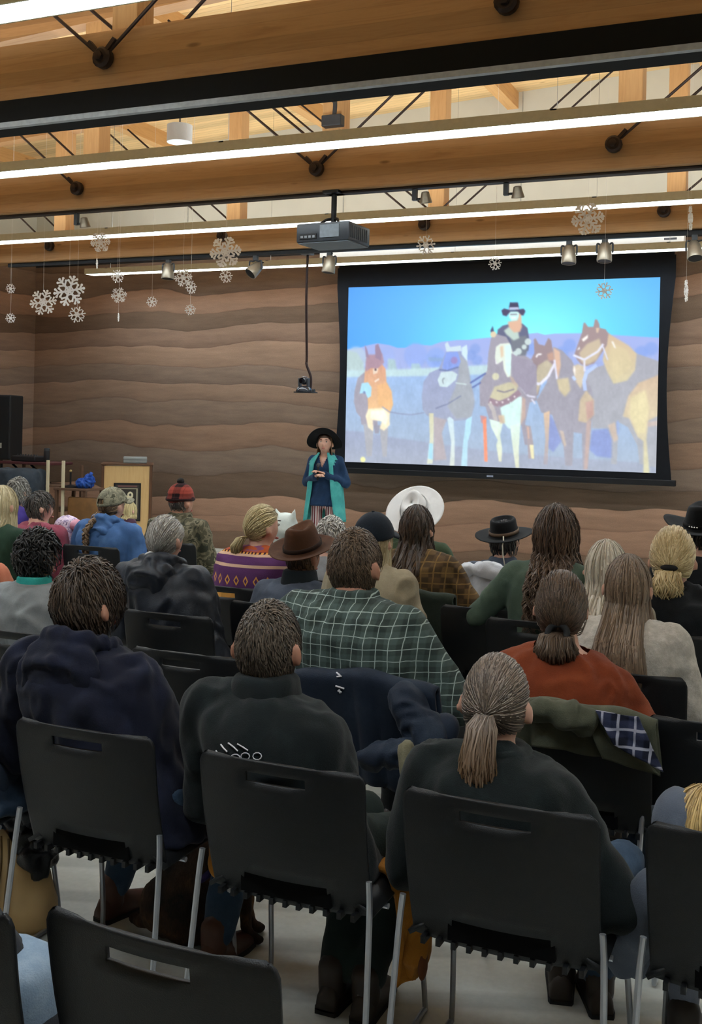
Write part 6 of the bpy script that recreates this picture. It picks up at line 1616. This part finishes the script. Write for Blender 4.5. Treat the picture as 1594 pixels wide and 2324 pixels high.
# sitting dog, back to the viewer
FUR = None
def fur_mat():
    t = NT('dark_brindle_fur'); v = t.coord((60, 60, 14)); n = t.noise(v, 3, 4, .7); n2 = t.noise(t.coord(), 9, 3)
    c = t.ramp(n2, [(.4, lin('1d1713')), (.6, lin('3d2b1f')), (.78, lin('6a4c30'))]); t.col(t.mix(1.0, c, t.ramp(n, [(.3, .6), (.7, 1.5)]), 'MULTIPLY')); t.bump(n, .6, .01); return t.set(.8, 0, .25)
dg = at_h(462, 2128, 0.0)
dog = empty('dog', dg, -1.15, 'dark brindle dog sitting under the navy jacket man chair', 'dog')
D_ = [ell((0, -.12, .13), (.115, .14, .13)), ell((-.075, -.05, .09), (.05, .11, .09)), ell((.075, -.05, .09), (.05, .11, .09)),
      cone((0, -.10, .18), .115, (0, .08, .34), .095), cone((0, .08, .34), .095, (0, .13, .44), .065), ell((0, .12, .30), (.085, .085, .13)),
      ell((0, .19, .50), (.062, .075, .062)), cone((0, .24, .49), .04, (0, .31, .47), .026), cone((-.04, .17, .55), .022, (-.055, .16, .62), .006), cone((.04, .17, .55), .022, (.055, .16, .62), .006),
      cone((-.05, .16, .26), .036, (-.05, .17, .10), .026), cone((-.05, .17, .10), .026, (-.05, .18, .03), .026), ell((-.05, .205, .022), (.028, .045, .022)),
      cone((.05, .16, .26), .036, (.05, .17, .10), .026), cone((.05, .17, .10), .026, (.05, .18, .03), .026), ell((.05, .205, .022), (.028, .045, .022)),
      ell((-.09, .06, .022), (.03, .07, .022)), ell((.09, .06, .022), (.03, .07, .022)), cone((0, -.24, .06), .03, (-.10, -.30, .03), .022), cone((-.10, -.30, .03), .022, (-.18, -.26, .025), .014)]
dog.scale = (.84, .84, .84)
link('body', fuse('body', D_, .010, 3, extra=lambda V, N: .004*vnoise(V, 70, 2)), fur_mat(), dog)
for sx in (-1, 1): obj_from('eye', *ell((sx*.032, .245, .515), (.008, .008, .008), 8, 6), plain('dog_eye', '0c0806', .1), dog)
obj_from('nose', *ell((0, .335, .475), (.014, .012, .011), 10, 8), plain('dog_nose', '0a0808', .3), dog)
link('harness', npmesh('harness', *[list(map(tuple, q)) for q in torus((0, .04, .31), .112, .014, sq=1.0, mtx=Matrix.Rotation(.75, 3, 'X'))]), fabric('purple_webbing', '2a2048', '3c3062'), dog)

# ================================================================== emblem on the fleece, marks on the navy jacket
EMB = plain('white_embroidery', 'd2d0d6', .8)
fo = part(pf[0], 'fleece')
def decal(obj, name, pts, w_, parent, mt, closed=False):
    P_ = []
    for x, y in pts:
        h = cast(obj, x, y)
        if h[0] is None: continue
        P_.append(h[0]+h[1]*.0035)
    if len(P_) < 2: return
    if closed: P_.append(P_[0])
    MB().tube(P_, w_, 6).build(name, mt, parent, True)
for pts in (((492, 1703), (498, 1711), (506, 1719)), ((503, 1689), (510, 1698), (518, 1706)), ((520, 1686), (532, 1695), (541, 1704)), ((540, 1688), (552, 1695), (564, 1703))): decal(fo, 'claw_mark', pts, .0022, fo, EMB)
for cx, cy in ((536, 1719), (558, 1716), (585, 1716)): decal(fo, 'paw_pad', [(cx+10*math.cos(a), cy+8*math.sin(a)) for a in [k*math.pi/5 for k in range(10)]], .0016, fo, EMB, True)
jo = part(nj, 'cloth')
for pts in (((765, 1528), (773, 1533)), ((766, 1536), (776, 1535)), ((763, 1556), (782, 1562)), ((768, 1567), (776, 1570)), ((771, 1564), (773, 1572))): decal(jo, 'stitched_mark', pts, .0032, jo, EMB)

# ================================================================== the presenter
TEAL = fabric('teal_knit', '46a09c', '64bab4', bump=.4); NAVSH = fabric('navy_blouse', '1d3350', '2c4666')
ht = at(738, 984, 11.75)
def stripe_mat():
    t = NT('striped_trousers'); v = t.coord(); x, y, z = t.xyz(v); f = t.math('FRACT', t.math('MULTIPLY', t.math('ADD', x, t.math('MULTIPLY', y, .4)), 1/.085))
    t.col(t.ramp(f, [(0, lin('8a5a58')), (.2, lin('b5aaa8')), (.38, lin('5a1f28')), (.55, lin('9a8a8a')), (.72, lin('6a3a40')), (.88, lin('c0b4b0'))], 'CONSTANT')); return t.set(.9, 0, .2)
yawp = math.pi+.10
pres = person('woman presenter in a black hat and teal vest holding a microphone by the screen', Vector((ht.x, ht.y, ht.z)), Vector((ht.x, ht.y+.03, 0)), yaw=yawp, s=1.0, hs=1.05, sw=.178, bulk=.98, seated=False, top=NAVSH, topk='blouse', gap=.012, wrinkle=.006, vox=.009, head=(.16, .14, .0), nape=.25,
    arms=(((.095, -.03, -.26), (-.105, .20, -.145)), ((.09, -.03, -.26), (-.115, .21, -.175))), bottom=stripe_mat(), shoem=BOOTM, hairspec=('long', '4a3322', '8a6a48', dict(n=420, len=.16, w=.004, amax=100, yb=-.10)), seed=91, group=None, hands=True,
    hat=lambda M, T: felt_hat(M @ TRN((0, -.01, .046)) @ ROT(.50, 'X'), T, BLACKH, plain('grey_band', '5a5666', .7), brim=.205, bx=.98, by=1.0, h=.10, curl=-.055, dip=-.015, taper=.82))
T, HMt, c7, shd = pres
# open neck of the blouse
bo_ = part(T, 'blouse'); bm = bmesh.new(); bm.from_mesh(bo_.data); kill = []
for f in bm.faces:
    q = f.calc_center_median(); zz = (q.z-(c7.z-.15))/.15
    if q.y > c7.y+.03 and zz > 0 and abs(q.x-c7.x) < .058*zz: kill.append(f)
bmesh.ops.delete(bm, geom=kill, context='FACES'); bm.to_mesh(bo_.data); bm.free()
# long open vest: shell around back and sides, two front panels
V = []; nu, nv = 46, 26; zt_v, zb_v = c7.z+.01, .60
for j in range(nv):
    t = j/(nv-1); z = zt_v+(zb_v-zt_v)*t
    op = math.radians(20+20*t)
    for i in range(nu):
        a = op+(2*math.pi-2*op)*i/(nu-1)        # measured from the front (+y)
        k = np.interp(t, [0, .06, .14, .3, .5, .75, 1], [.42, .70, .96, .98, .96, 1.08, 1.2]); w_ = .190*k+.032; d_ = .140*min(1.05, k*1.05)+.034
        sx_, cy_ = math.sin(a), math.cos(a)
        V.append((c7.x+math.copysign(abs(sx_)**.9, sx_)*w_, -.02+cy_*d_+.004*math.sin(a*9)*t, z+(.055*(1-min(1, t/.12)) if t < .12 else 0)*(-.2 if abs(sx_) > .6 else .3)))
F = []
for j in range(nv-1):
    for i in range(nu-1):
        p_ = V[j*nu+i]
        if abs(p_[0]-c7.x) > .150 and p_[2] > c7.z-.29: continue     # arm holes
        F.append((j*nu+i, j*nu+i+1, (j+1)*nu+i+1, (j+1)*nu+i))
me = thick(np.array(V), F, .008); me.polygons.foreach_set('use_smooth', [True]*len(me.polygons)); link('vest', me, TEAL, T)
Rw = Matrix.Translation(T.location) @ Matrix.Rotation(yawp, 4, 'Z')
mp = shd[0].lerp(shd[1], .5)+Vector((.0, .26, -.09))
mic = empty('microphone', Rw @ mp, yawp, 'black handheld microphone in the presenter hands', 'microphone')
MB().tube([(0, .02, -.13), (0, .0, .02)], [.011, .014], 12).build('handle', BLACKM, mic, True); obj_from('grille', *ell((0, -.005, .045), (.024, .024, .028), 16, 10), plain('mic_grille', '4a4a4e', .4, .6, bump=.8, bscale=500), mic)
